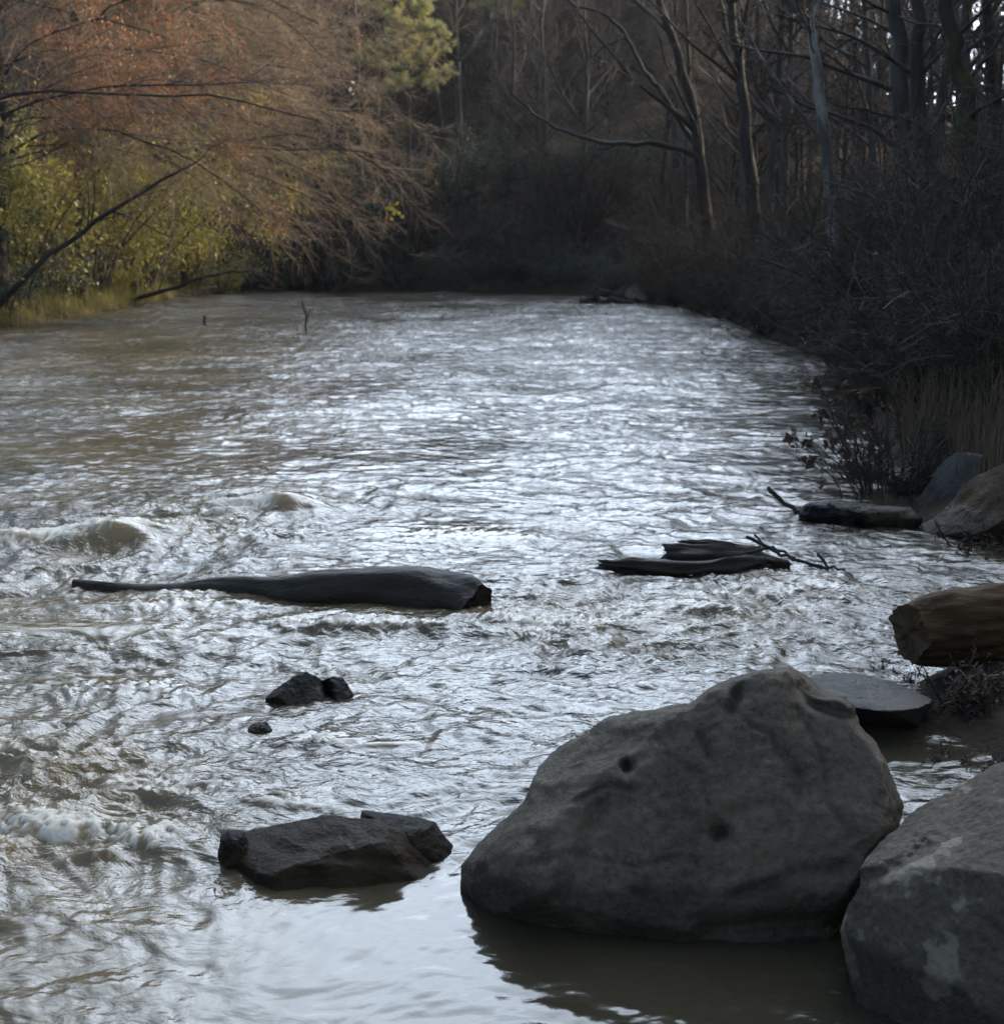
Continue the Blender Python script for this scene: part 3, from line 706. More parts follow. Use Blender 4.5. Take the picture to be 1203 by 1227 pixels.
# leafy shrubs of the left bank
def shrub_meshes(seed, h, w, n, leaf, leaf_n, size, stem=bark_grey, twig=twig_brown, droop=.3, aspect=.35, arch=.25):
    rg = np.random.default_rng(seed); a, b = TB(), TB(); tips = []
    for i in range(n):
        az = rg.uniform(0, 2 * PI); out = rg.uniform(.1, 1)
        d = norm(np.array([math.cos(az) * out * w / h * 1.1, math.sin(az) * out * w / h * 1.1, 1.0]))
        p0 = np.array([math.cos(az), math.sin(az), 0]) * rg.uniform(0, .25) * w * .6; p0[2] = -.15
        L = h * rg.uniform(.55, 1.08)
        q = limb(rg, p0, d, L, 8, .06, np.array([math.cos(az) * arch * .5, math.sin(az) * arch * .5, -arch * .35]))
        a.tube(q, np.linspace(.005 + .0035 * h, .004, 9), 4, 0)
        for k in range(9):
            t = rg.uniform(.2, .97) * 8; i0 = min(int(t), 7); p = q[i0] + (q[i0 + 1] - q[i0]) * (t - i0)
            tg = norm(q[i0 + 1] - q[i0]); dd = norm(tg * .7 + rg.normal(size=3) * .55)
            s = limb(rg, p, dd, L * rg.uniform(.12, .30), 3, .15, np.array([0, 0, -.05]))
            b.tube(s, np.linspace(.007, .004, 4), 3, 0); tips.append(s[1:])
            for m in range(4):
                e = s[rg.integers(1, 4)]; s2 = limb(rg, e, norm(dd + rg.normal(size=3) * .7), L * rg.uniform(.05, .13), 2, .15, np.zeros(3))
                b.tube(s2, np.linspace(.0045, .003, 3), 3, 0); tips.append(s2)
    T = np.concatenate(tips); mats = [twig]
    if leaf_n:
        # leaves gather in clumps round part of the twigs
        keep = perlin3(T * 1.1, seed) > -.18
        T = T[keep]
        b.leaves(T[rg.integers(0, len(T), leaf_n)] + rg.normal(size=(leaf_n, 3)) * size * 1.1, size, 1, rg, aspect, droop); mats.append(leaf)
    return a.mesh('shrub_stems', [stem]), b.mesh('shrub_crown', mats)
def shrub_thing(name, ms, loc, label, cat='shrub', group=None, rz=0, sc=1.0):
    r = empty(name, loc, rz, sc); tag(r, label, cat, group)
    obj('stems', ms[0], r); obj('crown', ms[1], r); return r
def on(px, d):
    x = (px - CX) / F_PX * d; return (x, d, tz(x, d))
olive = [shrub_meshes(201, 6.5, 2.6, 26, leaf_olive, 9000, .16), shrub_meshes(202, 4.2, 2.2, 22, leaf_olive, 5500, .14), shrub_meshes(203, 2.2, 1.6, 18, leaf_olive, 2600, .11)]
shrub_thing('leafy_shrub', olive[0], on(118, 51), 'tall sunlit olive green shrub under the arching left tree', sc=1.35)
shrub_thing('leafy_shrub', olive[0], on(180, 58), 'olive shrub filling the gap right of the tallest green shrub', rz=2.1, sc=1.3)
shrub_thing('leafy_shrub', olive[1], on(28, 42), 'olive shrub beside the tree at the left edge', rz=.6, sc=1.5)
shrub_thing('leafy_shrub', olive[1], on(232, 64.5), 'yellowish bright shrub near the tip of the left bank', rz=4.0, sc=1.15)
shrub_thing('leafy_shrub', olive[2], on(270, 66.6), 'small bright bush at the very tip of the left bank', rz=1.0, sc=1.0)
shrub_thing('leafy_shrub', olive[2], on(148, 53), 'low green bush at the water line of the left bank', rz=2.7, sc=.8)
ever = [shrub_meshes(211, 2.6, 2.0, 20, leaf_ever, 4200, .11), shrub_meshes(212, 4.8, 2.6, 24, leaf_ever, 7500, .13)]
shrub_thing('evergreen_shrub', ever[0], on(72, 44.6), 'dark bush in the hollow at the base of the left trees')
shrub_thing('evergreen_shrub', ever[0], on(8, 39), 'dark bush at the lower left edge of the wood', rz=2.2, sc=.9)
shrub_thing('evergreen_shrub', ever[0], on(350, 72), 'dark bush just beyond the tip of the left bank', rz=4.2, sc=1.1)

# leaning dead stems on the left bank
def traced_tree(name, pxs, d, r0, r1, lv, label, bark, twig, seed, cat='tree', limbs=(), twig_r=.005, split=2, leaf=None, leaf_n=0, leaf_size=.08):
    rg = np.random.default_rng(seed); q, rad = traced(pxs, d, r0, r1)
    br = grow(rg, q, rad, lv, twig_r)
    for ch, a, b in limbs:                              # main limbs with a shape of their own
        p, rr = None, None
        pp = np.array([P(x, y, d + (e[0] if e else 0)) for x, y, *e in ch]); n = len(pp)
        t = np.linspace(0, n - 1, (n - 1) * 3 + 1); p = np.stack([np.interp(t, np.arange(n), pp[:, c]) for c in range(3)], 1)
        p[1:] += rg.normal(size=(len(p) - 1, 3)) * .025
        rr = np.linspace(a, b, len(p))
        sub = grow(rg, p, rr, [dict(n=9, t0=.25, ang=.8, len=1.6, seg=5, wander=.14, trop=(-.03, 0, .02)), dict(n=6, t0=.15, ang=.7, ratio=.45, seg=3, wander=.15)], twig_r)
        br += [(1 if li == 0 else li + 1, x, y) for li, x, y in sub]
    base = np.array([q[0, 0], q[0, 1], tz(q[0, 0], q[0, 1])])
    ms = tree_meshes(name, br, bark=bark, twig=twig, rng=rg, base=base, split=split, leaf=leaf, leaf_n=leaf_n, leaf_size=leaf_size)
    return tree_thing(name, ms, base, label, cat)
LV_THIN = [dict(n=8, t0=.35, ang=.7, ratio=.3, seg=5, wander=.12, trop=(0, 0, .05)), dict(n=7, t0=.15, ang=.7, ratio=.45, seg=4, wander=.15), dict(n=4, t0=.1, ang=.7, ratio=.5, seg=2, wander=.15)]
traced_tree('leaning_tree', [(8, 355), (60, 305), (115, 265), (175, 228), (232, 196)], 38.5, .095, .03, LV_THIN, 'dark bare stem leaning steeply across the green shrubs', bark_dark, twig_dark, 301)
traced_tree('leaning_tree', [(165, 357), (215, 342), (262, 328), (305, 322)], 53, .09, .03, LV_THIN, 'thin dark stem leaning low over the water at the left bank', bark_dark, twig_dark, 302)

# --- right bank: dark bare trees against the light
LV_DARK = [dict(n=12, t0=.30, ang=.75, ratio=.34, seg=7, wander=.12, trop=(0, 0, .05), thick=.016), dict(n=10, t0=.15, ang=.75, ratio=.45, seg=5, wander=.14, trop=(0, 0, .02)), dict(n=7, t0=.1, ang=.7, ratio=.5, seg=3, wander=.15)]
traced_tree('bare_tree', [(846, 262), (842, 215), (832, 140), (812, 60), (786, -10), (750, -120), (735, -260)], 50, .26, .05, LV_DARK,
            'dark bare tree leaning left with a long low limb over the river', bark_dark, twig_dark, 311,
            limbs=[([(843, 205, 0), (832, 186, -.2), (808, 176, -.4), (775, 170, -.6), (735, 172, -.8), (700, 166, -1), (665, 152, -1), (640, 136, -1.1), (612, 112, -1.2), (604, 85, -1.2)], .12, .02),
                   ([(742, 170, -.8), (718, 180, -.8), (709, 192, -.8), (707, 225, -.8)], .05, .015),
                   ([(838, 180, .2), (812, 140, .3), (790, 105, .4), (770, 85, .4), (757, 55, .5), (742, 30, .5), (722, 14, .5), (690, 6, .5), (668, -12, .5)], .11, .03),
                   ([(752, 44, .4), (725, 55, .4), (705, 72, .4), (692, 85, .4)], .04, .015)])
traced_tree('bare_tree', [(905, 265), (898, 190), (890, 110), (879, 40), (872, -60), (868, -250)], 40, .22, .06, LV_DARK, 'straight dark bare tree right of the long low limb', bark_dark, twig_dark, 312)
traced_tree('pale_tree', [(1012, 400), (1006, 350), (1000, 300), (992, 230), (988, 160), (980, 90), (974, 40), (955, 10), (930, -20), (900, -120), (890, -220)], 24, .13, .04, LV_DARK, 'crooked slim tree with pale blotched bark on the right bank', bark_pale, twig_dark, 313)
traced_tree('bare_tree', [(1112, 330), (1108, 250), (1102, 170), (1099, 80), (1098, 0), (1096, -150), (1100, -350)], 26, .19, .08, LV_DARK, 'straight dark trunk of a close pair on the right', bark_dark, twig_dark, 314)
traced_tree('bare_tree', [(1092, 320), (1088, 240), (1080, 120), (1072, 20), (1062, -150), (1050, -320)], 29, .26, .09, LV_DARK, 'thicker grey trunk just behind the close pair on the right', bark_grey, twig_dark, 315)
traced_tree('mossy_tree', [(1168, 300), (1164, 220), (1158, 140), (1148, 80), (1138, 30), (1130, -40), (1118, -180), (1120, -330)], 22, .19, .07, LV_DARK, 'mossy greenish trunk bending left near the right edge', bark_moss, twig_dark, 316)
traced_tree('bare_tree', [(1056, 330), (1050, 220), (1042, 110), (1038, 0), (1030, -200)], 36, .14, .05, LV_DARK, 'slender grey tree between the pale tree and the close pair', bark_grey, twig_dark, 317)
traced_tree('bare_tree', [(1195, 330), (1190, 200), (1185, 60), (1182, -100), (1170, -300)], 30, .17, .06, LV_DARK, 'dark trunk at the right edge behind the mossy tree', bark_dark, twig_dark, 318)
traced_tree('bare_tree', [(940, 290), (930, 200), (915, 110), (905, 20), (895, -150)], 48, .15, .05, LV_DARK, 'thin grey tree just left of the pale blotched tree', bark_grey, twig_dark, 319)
traced_tree('fallen_branch', [(1100, 465), (1070, 410), (1035, 370), (1005, 345), (960, 325), (905, 308)], 21, .045, .02, [dict(n=6, t0=.3, ang=.7, ratio=.25, seg=4), dict(n=5, t0=.2, ang=.7, ratio=.4, seg=3)], 'long thin grey branch leaning left across the right bank brush', bark_grey, twig_dark, 320, 'branch')

protos = [bare_proto(401, 11, .16, (.03, 0), twig_dark, bark_dark), bare_proto(402, 9, .11, (-.06, 0), twig_dark, bark_grey), bare_proto(403, 13, .2, (.0, .03), twig_brown, bark_grey), bare_proto(404, 7, .07, (.05, 0), twig_brown, bark_dark)]
rp = random.Random(5)
first = {}
def place(kind, protos_, name, loc, label, group, rz, sc, maker):
    if kind in first: return dup(first[kind], loc, rz, sc, label, group)
    first[kind] = maker(name, protos_, loc, label, group=group, rz=rz, sc=sc); return first[kind]
k = 0
for i in range(46):
    d = 15 + 52 * (i / 46) + rp.uniform(-1, 1)
    edge = np.interp(d, [p[1] for p in right_edge], [p[0] for p in right_edge])
    x = edge + 1.8 + rp.random() ** 1.2 * 13
    ki = rp.randrange(4)
    place(('bt', ki), protos[ki], 'bare_tree', (x, d, tz(x, d) - .1), 'one of the many thin dark bare trees crowding the right bank', 'thin bare trees of the right bank', rp.uniform(0, 6.28), rp.uniform(.75, 1.15), tree_thing)

bare_shrubs = [shrub_meshes(221, 2.6, 1.8, 40, None, 0, .08, bark_dark, twig_dark, arch=.15), shrub_meshes(222, 3.6, 1.9, 40, leaf_dead, 260, .07, bark_dark, twig_dark, arch=.2), shrub_meshes(223, 1.7, 1.4, 36, leaf_dead, 320, .05, bark_dark, twig_dark, arch=.2)]
for i in range(110):
    d = 13.2 + 49 * (i / 110) ** 1.2
    edge = np.interp(d, [p[1] for p in right_edge], [p[0] for p in right_edge])
    x = edge + (.55 if d < 24 else .25) + rp.random() ** 1.8 * (6 if d > 16 else 3.5)
    ki = rp.randrange(3) if d > 15 else rp.choice([0, 2])
    place(('bs', ki), bare_shrubs[ki], 'bare_shrub', (x, d, tz(x, d) - .05), 'one of the tangled bare brown shrubs along the right bank', 'bare shrubs along the right bank', rp.uniform(0, 6.28), rp.uniform(.7, 1.1), shrub_thing)

for i in range(44):
    d = 17.5 + 40 * i / 43; edge = np.interp(d, [p[1] for p in right_edge], [p[0] for p in right_edge]); x = edge + rp.uniform(.05, .5)
    place(('bs', 2), bare_shrubs[2], 'bare_shrub', (x, d, tz(x, d) - .08), 'one of the low bare bushes right at the water line of the right bank', 'low bare bushes at the water line', rp.uniform(0, 6.28), rp.uniform(.5, .8), shrub_thing)
# --- far bank and hillside
for i in range(26):
    x = -16 + 25 * i / 25 + rp.uniform(-.8, .8); d = far_y + .7 + rp.random() * 5
    if x > 5: d -= 4
    ki = rp.randrange(3)
    place(('bs', ki), bare_shrubs[ki], 'bare_shrub', (x, d, tz(x, d) - .05), 'one of the bare shrubs in the shade at the foot of the far bank', 'bare shrubs of the far bank', rp.uniform(0, 6.28), rp.uniform(1.1, 1.7), shrub_thing)
low = None
for i in range(22):
    x = -15 + 21 * i / 21 + rp.uniform(-.4, .4); d = float(np.interp(x, [-20, -8, 1.5, 5.0, 7], [far_y + 2.5, far_y + 1.5, far_y, far_y - 3.5, far_y - 6])) + .4 + rp.random() * 1.2
    place('eb', ever[0], 'evergreen_shrub', (x, d, tz(x, d) - .1), 'one of the low dark evergreen bushes at the foot of the far bank', 'low evergreen bushes of the far bank', rp.uniform(0, 6.28), rp.uniform(.55, .95), shrub_thing)
for i in range(9):
    x = -14 + 20 * i / 8 + rp.uniform(-1, 1); d = far_y + 3.5 + rp.random() * 6
    place('es', ever[1], 'evergreen_shrub', (x, d, tz(x, d) - .05), 'one of the dark evergreen bushes in the shade of the far bank', 'evergreen bushes of the far bank', rp.uniform(0, 6.28), rp.uniform(.7, 1.1), shrub_thing)
for i in range(26):
    x = -24 + 42 * i / 25 + rp.uniform(-1, 1); d = far_y + 4 + rp.random() * 14
    ki = rp.randrange(4)
    place(('bt', ki), protos[ki], 'bare_tree', (x, d, tz(x, d) - .1), 'one of the bare brown trees behind the far bank', 'bare trees behind the far bank', rp.uniform(0, 6.28), rp.uniform(.8, 1.15), tree_thing)

for i in range(70):
    x = -30 + 58 * rp.random(); d = far_y + 5 + rp.random() ** .8 * 34
    ki = rp.randrange(3)
    place(('bs', ki), bare_shrubs[ki], 'bare_shrub', (x, d, tz(x, d) - .05), 'one of the bare bushes under the trees on the far slope', 'bare bushes on the far slope', rp.uniform(0, 6.28), rp.uniform(1.6, 2.7), shrub_thing)
# pines
def pine_meshes(seed, h, r, n_br=34, blen=3.2, tuft=60, nl=.20, t0=.35):
    rg = np.random.default_rng(seed); a, b = TB(), TB(); p, rad = up_trunk(rg, h, r, 10, (.01, 0), .015)
    a.tube(p, rad, 9, 0, cap=True); tips = []
    for i in range(n_br):
        t = t0 + (1 - t0) * (i + rg.random()) / n_br; z = t * 9; j = min(int(z), 8); q0 = p[j] + (p[j + 1] - p[j]) * (z - j)
        az = i * 2.4 + rg.uniform(-.5, .5); L = blen * (1.08 - t) ** .7 * rg.uniform(.6, 1.2) * 1.25
        q = limb(rg, q0, np.array([math.cos(az), math.sin(az), .12]), L, 6, .08, np.array([0, 0, .07]))
        a.tube(q, np.linspace(.035 + .008 * L, .012, 7), 5, 0)
        for m in range(13):
            s = q[rg.integers(2, 7)]; d = norm(norm(q[-1] - q[0]) + rg.normal(size=3) * np.array([.8, .8, .35]))
            e = limb(rg, s, d, rg.uniform(.3, .85), 2, .1, np.array([0, 0, .25])); b.tube(e, np.linspace(.012, .007, 3), 3, 0)
            tips += [(e[-1], d), (e[1], d)]
    T = np.repeat(np.array([t[0] for t in tips]), tuft, 0); D = np.repeat(np.array([t[1] for t in tips]), tuft, 0)
    ax = D * .45 + rg.normal(size=T.shape) * .75 + np.array([0, 0, .35])
    b.leaves(T + rg.normal(size=T.shape) * .07, nl, 1, rg, .16, 0, axis=ax)
    return a.mesh('pine_trunk', [bark_grey]), b.mesh('pine_crown', [twig_brown, needle_mat])
pines = [pine_meshes(501, 15, .2, 26, 3.6, t0=.58), pine_meshes(502, 12, .17, 26, 3.4, t0=.5), pine_meshes(503, 10.5, .17, 40, 3.4, t0=.12)]
pn = []
def pine(ki, loc, label, group=None, rz=0., sc=1.):
    if ki < len(pn) and pn[ki]: return dup(pn[ki], loc, rz, sc, label, group)
    while len(pn) <= ki: pn.append(None)
    pn[ki] = tree_thing('pine_tree', pines[ki], loc, label, 'pine', group, rz, sc); return pn[ki]
def pat(px, d): x = (px - CX) / F_PX * d; return (x, d, tz(x, d) - .1)
pine(0, pat(492, 74), 'sunlit pine just right of the arching tan trees', sc=.92)
pine(1, pat(592, 88), 'pine with bright boughs at the top centre', rz=1.0, sc=.95)
pine(0, pat(640, 96), 'dark pine at the top centre, right of the bright boughs', rz=2.0, sc=.9)
pine(1, pat(540, 100), 'pine high on the slope between the two sunlit pines', rz=3.0)
pine(1, pat(730, 92), 'dull green pine behind the curved limb of the leaning tree', rz=4.4, sc=.9)
pine(0, pat(400, 92), 'pine half hidden behind the tan tree crowns', rz=5.0, sc=.9)
# unseen pine stand on the sunny side, added to shade the river
for i in range(22):
    y = -8 + 46 * i / 21 + rp.uniform(-.8, .8); x = max(13.5, .40 * y + 5.5) + rp.uniform(0, 5)
    pine(2, (x, y, tz(x, y) - .1), 'one of the unseen dense pines added back from the right bank to shade the water', 'dense pines behind the right bank', rp.uniform(0, 6.28), rp.uniform(.85, 1.05))

for i in range(14):  # more unseen pines, filling a gap that let sun onto the boulder
    y = 3 + 22 * i / 13 + rp.uniform(-.6, .6); x = max(18, .40 * y + 8) + rp.uniform(0, 6)
    pine(2, (x, y, tz(x, y) - .1), 'one of the unseen dense pines added back from the right bank to shade the water', 'dense pines behind the right bank', rp.uniform(0, 6.28), rp.uniform(.95, 1.15))
# the wooded hillside beyond, one mass
def woods():
    rg = np.random.default_rng(77); lv = [dict(n=12, t0=.25, ang=.8, ratio=.36, seg=4, wander=.12, trop=(0, 0, .12)), dict(n=9, t0=.15, ang=.7, ratio=.45, seg=3, wander=.14, trop=(0, 0, .06)), dict(n=6, t0=.1, ang=.7, ratio=.5, seg=2, wander=.15)]
    kinds = []
    for s in range(4):
        r2 = np.random.default_rng(600 + s); p, rad = up_trunk(r2, 11 + s, .14 + .02 * s, 7); tb = TB()
        for li, q, r in grow(r2, p, rad, lv, .011): tb.tube(q, r, 6 if li == 0 else 3, 0 if li < 2 else 1)
        kinds.append(tb.arrays())
    V, Q, Qm, n = [], [], [], 0
    spots = []
    while len(spots) < 120:
        x, y = rg.uniform(-48, 46), rg.uniform(far_y + 9, far_y + 62)
        if x > 14 and rg.random() < .35: continue
        spots.append((x, y))
    for x in np.linspace(-46, -22, 22): spots.append((x + rg.uniform(-2, 2), rg.uniform(38, 66)))
    for i in range(60): spots.append((rg.uniform(14, 46), rg.uniform(62, 110)))
    for i in range(45): spots.append((rg.uniform(12, 44), rg.uniform(44, 84)))
    for i in range(60):
        y = rg.uniform(24, 78); spots.append((max(8.5, .30 * y) + rg.uniform(3, 26), y))
    for x, y in spots:
        v, q, t, qm, tm = kinds[rg.integers(4)]
        a = rg.uniform(0, 6.28); s = rg.uniform(.75, 1.2); c, sn = math.cos(a), math.sin(a)
        w = v @ np.array([[c, sn, 0], [-sn, c, 0], [0, 0, 1]]) * s + np.array([x, y, tz(x, y) - .1])
        V.append(w); Q.append(q + n); Qm.append(qm); n += len(v)
    return mesh_np('woods', np.concatenate(V), np.concatenate(Q), None, [bark_grey, twig_brown], True, np.concatenate(Qm))
tag(obj('woods', woods()), 'grey brown leafless woods covering the hillside beyond the river', 'woods', None, 'stuff')

# --- small plants at the water
def seed_plant():
    hds = []
    rg = np.random.default_rng(71); a, b = TB(), TB(); d0 = 11.6; base = np.array([*P(1045, 585, d0)[:2], 0.0]); base[2] = tz(base[0], base[1])
    heads = [(948, 522), (969, 528), (967, 550), (1001, 483), (987, 495), (979, 459), (1034, 501), (1012, 514), (995, 526), (1024, 497), (1005, 461), (1040, 470), (1050, 520), (1060, 490), (1015, 540), (1030, 470)]
    for i, (hx, hy) in enumerate(heads):
        e = P(hx, hy, d0 + rg.uniform(-.35, .35)); s = base + rg.normal(size=3) * np.array([.08, .08, 0]) + np.array([0, 0, -.1])
        m = s * .5 + e * .5 + np.array([.08, 0, .12 + .08 * rg.random()])
        t = np.linspace(0, 1, 9)[:, None]; q = (1 - t) ** 2 * s + 2 * t * (1 - t) * m + t * t * e + rg.normal(size=(9, 3)) * .012; q[0] = s
        a.tube(q - base, np.linspace(.008, .004, 9), 4, 0)
        for w in range(5):
            f = q[rg.integers(4, 9)]; g2 = limb(rg, f, norm(rg.normal(size=3)), .16, 3, .2, np.zeros(3)); a.tube(g2 - base, np.linspace(.004, .0025, 4), 3, 0)
            if rg.random() < .5: b.leaves(np.repeat(g2[-1:] - base, 4, 0) + rg.normal(size=(4, 3)) * .01, .04, 0, rg, .6, .5)
        hb = TB(); hb.leaves(rg.normal(size=(18, 3)) * .022, .066, 0, rg, .6, .6); hds.append((hb.mesh('seed_head', [leaf_dead]), e - base))
    r = empty('dried_plant', base); tag(r, 'dried plant with dark shrivelled leaf clumps hanging over the water', 'plant')
    obj('stems', a.mesh('dried_stems', [bark_dark]), r); obj('leaves', b.mesh('dried_leaves', [leaf_dead]), r)
    for hm, hp in hds: obj('seed_head', hm, r).location = hp
seed_plant()
dead_brush = [shrub_meshes(231, .42, .42, 16, leaf_dead, 420, .045, bark_dark, twig_dark, arch=.6), shrub_meshes(232, .8, .5, 14, leaf_dead, 160, .045, bark_dark, twig_dark, arch=.3)]
for (px, py, ki, sc, lab) in [(1150, 838, 0, .8, 'tangle of dead leaves under the thick brown log'), (1190, 860, 0, .85, 'dead brush at the right edge below the thick brown log'), (1085, 800, 0, .5, 'small clump of dead leaves at the broken end of the log'), (1175, 905, 0, .6, 'dead brush at the water line above the lichened boulder'),
                              (1215, 1225, 0, .55, 'dry weeds at the foot of the lichened boulder')]:
    p = G(px, py, .02); shrub_thing('dead_brush', dead_brush[ki], (p[0], p[1], tz(p[0], p[1])), lab, 'brush', rz=px * .7, sc=sc)
for (px, d, ki, sc, lab) in [(1100, 11.6, 1, 1.2, 'brown weeds between the leaning slab and the dried plant'), (1195, 9.6, 0, 1.3, 'dead weeds draped over the brown bank rock'), (1050, 12.5, 1, 1.0, 'thin weeds at the foot of the dried plant')]:
    x = (px - CX) / F_PX * d; shrub_thing('weed_clump', dead_brush[ki], (x, d, tz(x, d)), lab, 'weeds', rz=px * .3, sc=sc)

# leaf hanging in the light at the end of a twig of the tan tree
def leaf_spray(px, py, d, n, size, mat, name, label, cat):
    rg = np.random.default_rng(px); b = TB(); e = P(px, py, d)
    s = limb(rg, e + np.array([-.9, .1, .75]), norm(np.array([.7, 0, -.55])), 1.1, 5, .06, np.array([0, 0, -.2]))
    b.tube(s - e, np.linspace(.008, .004, 6), 4, 0)
    b.leaves((s[-1] - e)[None].repeat(n, 0) + rg.normal(size=(n, 3)) * np.array([.10, .08, .16]) - np.array([0, 0, .1]), size, 1, rg, .8, .8)
    o = obj(name, b.mesh(name, [twig_tan, mat])); o.location = e; tag(o, label, cat)
leaf_spray(477, 245, 45, 20, .15, leaf_yellow, 'leaf_spray', 'bright yellow leaves hanging at the tip of the tan branches', 'leaves')

scrap_pale = M('scrap_pale', [(.45, .42, .38), (.65, .62, .58)], 3, .6, transl=.3)  # for an unidentified whitish scrap, built from a few leaf blades
leaf_spray(427, 102, 45, 4, .15, scrap_pale, 'pale_scrap', 'small whitish scrap caught high in the tan twigs', 'leaves')
# grasses
def blades(name, spots, hgt, mat, label, cat, seed):
    rg = np.random.default_rng(seed); n = len(spots); b = TB()
    z = terrain(spots[:, 0], spots[:, 1]); base = np.stack([spots[:, 0], spots[:, 1], z - .02], 1)
    L = hgt * rg.uniform(.45, 1.25, n)[:, None]; az = rg.uniform(0, 2 * PI, n); tilt = rg.uniform(.05, .5, n)[:, None]
    d = np.stack([np.cos(az), np.sin(az), np.zeros(n)], 1); e = np.stack([-np.sin(az), np.cos(az), np.zeros(n)], 1)
    w = (.002 + .003 * rg.random(n))[:, None] * (1 + hgt * .6)
    m = base + d * L * tilt * .35 + np.array([0, 0, 1]) * L * .6; t = base + d * L * tilt + np.array([0, 0, 1]) * L * (1 - .25 * tilt)
    v = np.stack([base - e * w, base + e * w, m + e * w * .8, m - e * w * .8, t], 1).reshape(-1, 3)
    i = np.arange(n)[:, None] * 5
    q = i + np.array([[0, 1, 2, 3]]); tr = i + np.array([[3, 2, 4]])
    tag(obj(name, mesh_np(name, v, q, tr, [mat])), label, cat, None, 'stuff')
rg = np.random.default_rng(9)
def band(n, d0, d1, off, spread, left):
    E = left_edge if left else right_edge
    d = rg.uniform(d0, d1, n); ed = np.array(sorted([(p[1], p[0]) for p in E]))
    x = np.interp(d, ed[:, 0], ed[:, 1]); o = off + spread * rg.random(n) ** 1.4
    return np.stack([x - o if left else x + o, d], 1)
sd = band(26000, 9, 40, .15, 6, False); sd = sd[perlin2(sd[:, 0] * .8, sd[:, 1] * .8, 3) > -.15]
blades('dry_grass', sd, .75, grass_dry, 'dry brown grass and weed stalks on the right bank', 'grass', 1)
blades('bank_grass', band(9000, left_edge[-1][1] + 1, left_edge[0][1], .0, 3.5, True), .5, grass_green, 'short sunlit grass along the edge of the left bank', 'grass', 2)

bm = bmesh.new(); bmesh.ops.create_cube(bm, size=1.0)
for v_ in bm.verts: v_.co = Vector((-380 if v_.co.x < 0 else 380, -260 if v_.co.y < 0 else 480, -3.0 if v_.co.z < 0 else 62))
hme = bpy.data.meshes.new('haze'); bm.to_mesh(hme); bm.free()
hm = bpy.data.materials.new('river_haze'); hm.use_nodes = True; hn = hm.node_tree.nodes; hn.remove(hn['Principled BSDF'])
pv = hn.new('ShaderNodeVolumePrincipled'); pv.inputs['Color'].default_value = (.93, .95, 1, 1); pv.inputs['Density'].default_value = .00013; pv.inputs['Anisotropy'].default_value = .35
hm.node_tree.links.new(pv.outputs['Volume'], hn['Material Output'].inputs['Volume']); hme.materials.append(hm)
tag(obj('haze', hme), 'thin haze in the air over the river', 'haze', None, 'stuff')
# ------------------------------------------------------------------ light, sky, camera
SUN_AZ, SUN_EL = math.radians(66), math.radians(23)      # azimuth from +Y (view direction) towards +X
sdir = Vector((math.sin(SUN_AZ) * math.cos(SUN_EL), math.cos(SUN_AZ) * math.cos(SUN_EL), math.sin(SUN_EL)))
sl = bpy.data.lights.new('sun', 'SUN'); sl.energy = 4.2; sl.angle = math.radians(.5); sl.color = (1.0, .84, .62)
so = bpy.data.objects.new('sun', sl); link(so); so.rotation_euler = (-sdir).to_track_quat('-Z', 'Y').to_euler(); so.location = (30, 10, 20)
w = bpy.data.worlds.new('World'); scene.world = w; w.use_nodes = True
N, L = w.node_tree.nodes, w.node_tree.links
bg = N['Background']; sky = N.new('ShaderNodeTexSky'); sky.sky_type = 'NISHITA'; sky.sun_disc = False
sky.sun_elevation = SUN_EL; sky.sun_rotation = SUN_AZ; sky.air_density = 1.0; sky.dust_density = 2.5; sky.ozone_density = 1.0
tcw = N.new('ShaderNodeTexCoord')
dn = N.new('ShaderNodeVectorMath'); dn.operation = 'DOT_PRODUCT'; L.new(tcw.outputs['Generated'], dn.inputs[0])
ca_ = math.radians(17); dn.inputs[1].default_value = (math.sin(ca_) * .89, math.cos(ca_) * .89, .456)  # added bright cloud lobe ahead, shaped for the water's reflections
mr = N.new('ShaderNodeMapRange'); mr.interpolation_type = 'SMOOTHSTEP'; L.new(dn.outputs['Value'], mr.inputs['Value'])
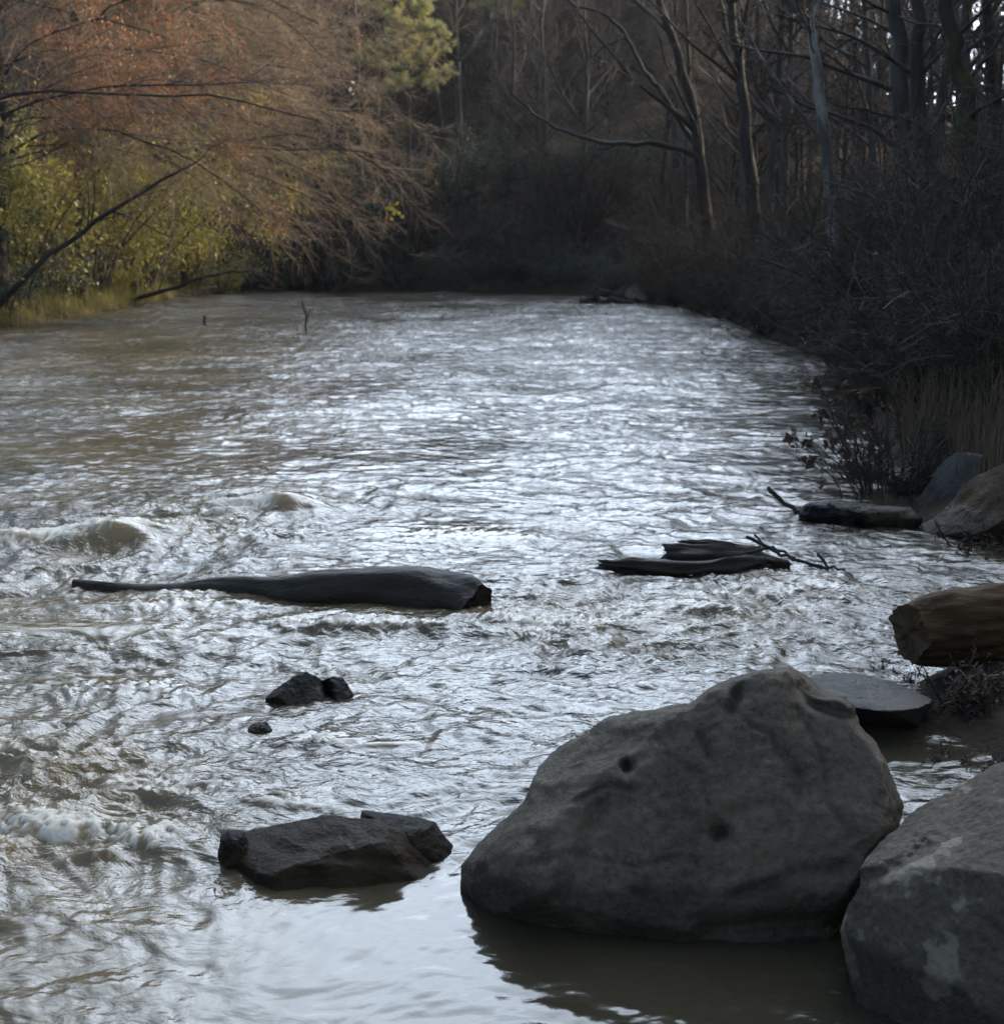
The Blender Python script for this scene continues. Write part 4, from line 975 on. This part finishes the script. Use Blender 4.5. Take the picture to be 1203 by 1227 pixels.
mr.inputs['From Min'].default_value = .70; mr.inputs['From Max'].default_value = .97; mr.inputs['To Min'].default_value = .0; mr.inputs['To Max'].default_value = 1
cm = N.new('ShaderNodeMapping'); cm.inputs['Scale'].default_value = (1, 1, 2.6); L.new(tcw.outputs['Generated'], cm.inputs['Vector'])
cn = N.new('ShaderNodeTexNoise'); cn.inputs['Scale'].default_value = 2.2; cn.inputs['Detail'].default_value = 6; L.new(cm.outputs['Vector'], cn.inputs['Vector'])
cr = N.new('ShaderNodeMapRange'); L.new(cn.outputs['Fac'], cr.inputs['Value']); cr.inputs['From Min'].default_value = .32; cr.inputs['From Max'].default_value = .62; cr.inputs['To Min'].default_value = .35; cr.inputs['To Max'].default_value = 1
mu = N.new('ShaderNodeMath'); mu.operation = 'MULTIPLY'; L.new(mr.outputs[0], mu.inputs[0]); L.new(cr.outputs[0], mu.inputs[1])
mc = N.new('ShaderNodeMix'); mc.data_type = 'RGBA'; L.new(mu.outputs[0], mc.inputs[0]); L.new(sky.outputs['Color'], mc.inputs[6]); mc.inputs[7].default_value = (23.5, 27.2, 32.0, 1)
L.new(mc.outputs[2], bg.inputs['Color']); bg.inputs['Strength'].default_value = .12

cam = bpy.data.cameras.new('camera'); co = bpy.data.objects.new('camera', cam); link(co)
co.location = CAM; co.rotation_euler = (PI / 2 - PITCH, 0, 0)
cam.sensor_fit = 'HORIZONTAL'; cam.sensor_width = 36; cam.lens = 36 * F_PX / 1203; cam.clip_end = 3000; cam.clip_start = .05
cam.dof.use_dof = True; cam.dof.focus_distance = 5.8; cam.dof.aperture_fstop = 5.0
scene.camera = co
scene.view_settings.view_transform = 'Standard'; scene.view_settings.look = 'None'; scene.view_settings.gamma = 1
scene.view_settings.exposure = 1.6
scene.render.engine = 'CYCLES'
scene.cycles.use_denoising = True
scene.cycles.volume_bounces = 0; scene.cycles.max_bounces = 6; scene.cycles.sample_clamp_indirect = 6; scene.cycles.sample_clamp_direct = 12
scene.cycles.caustics_reflective = False; scene.cycles.caustics_refractive = False
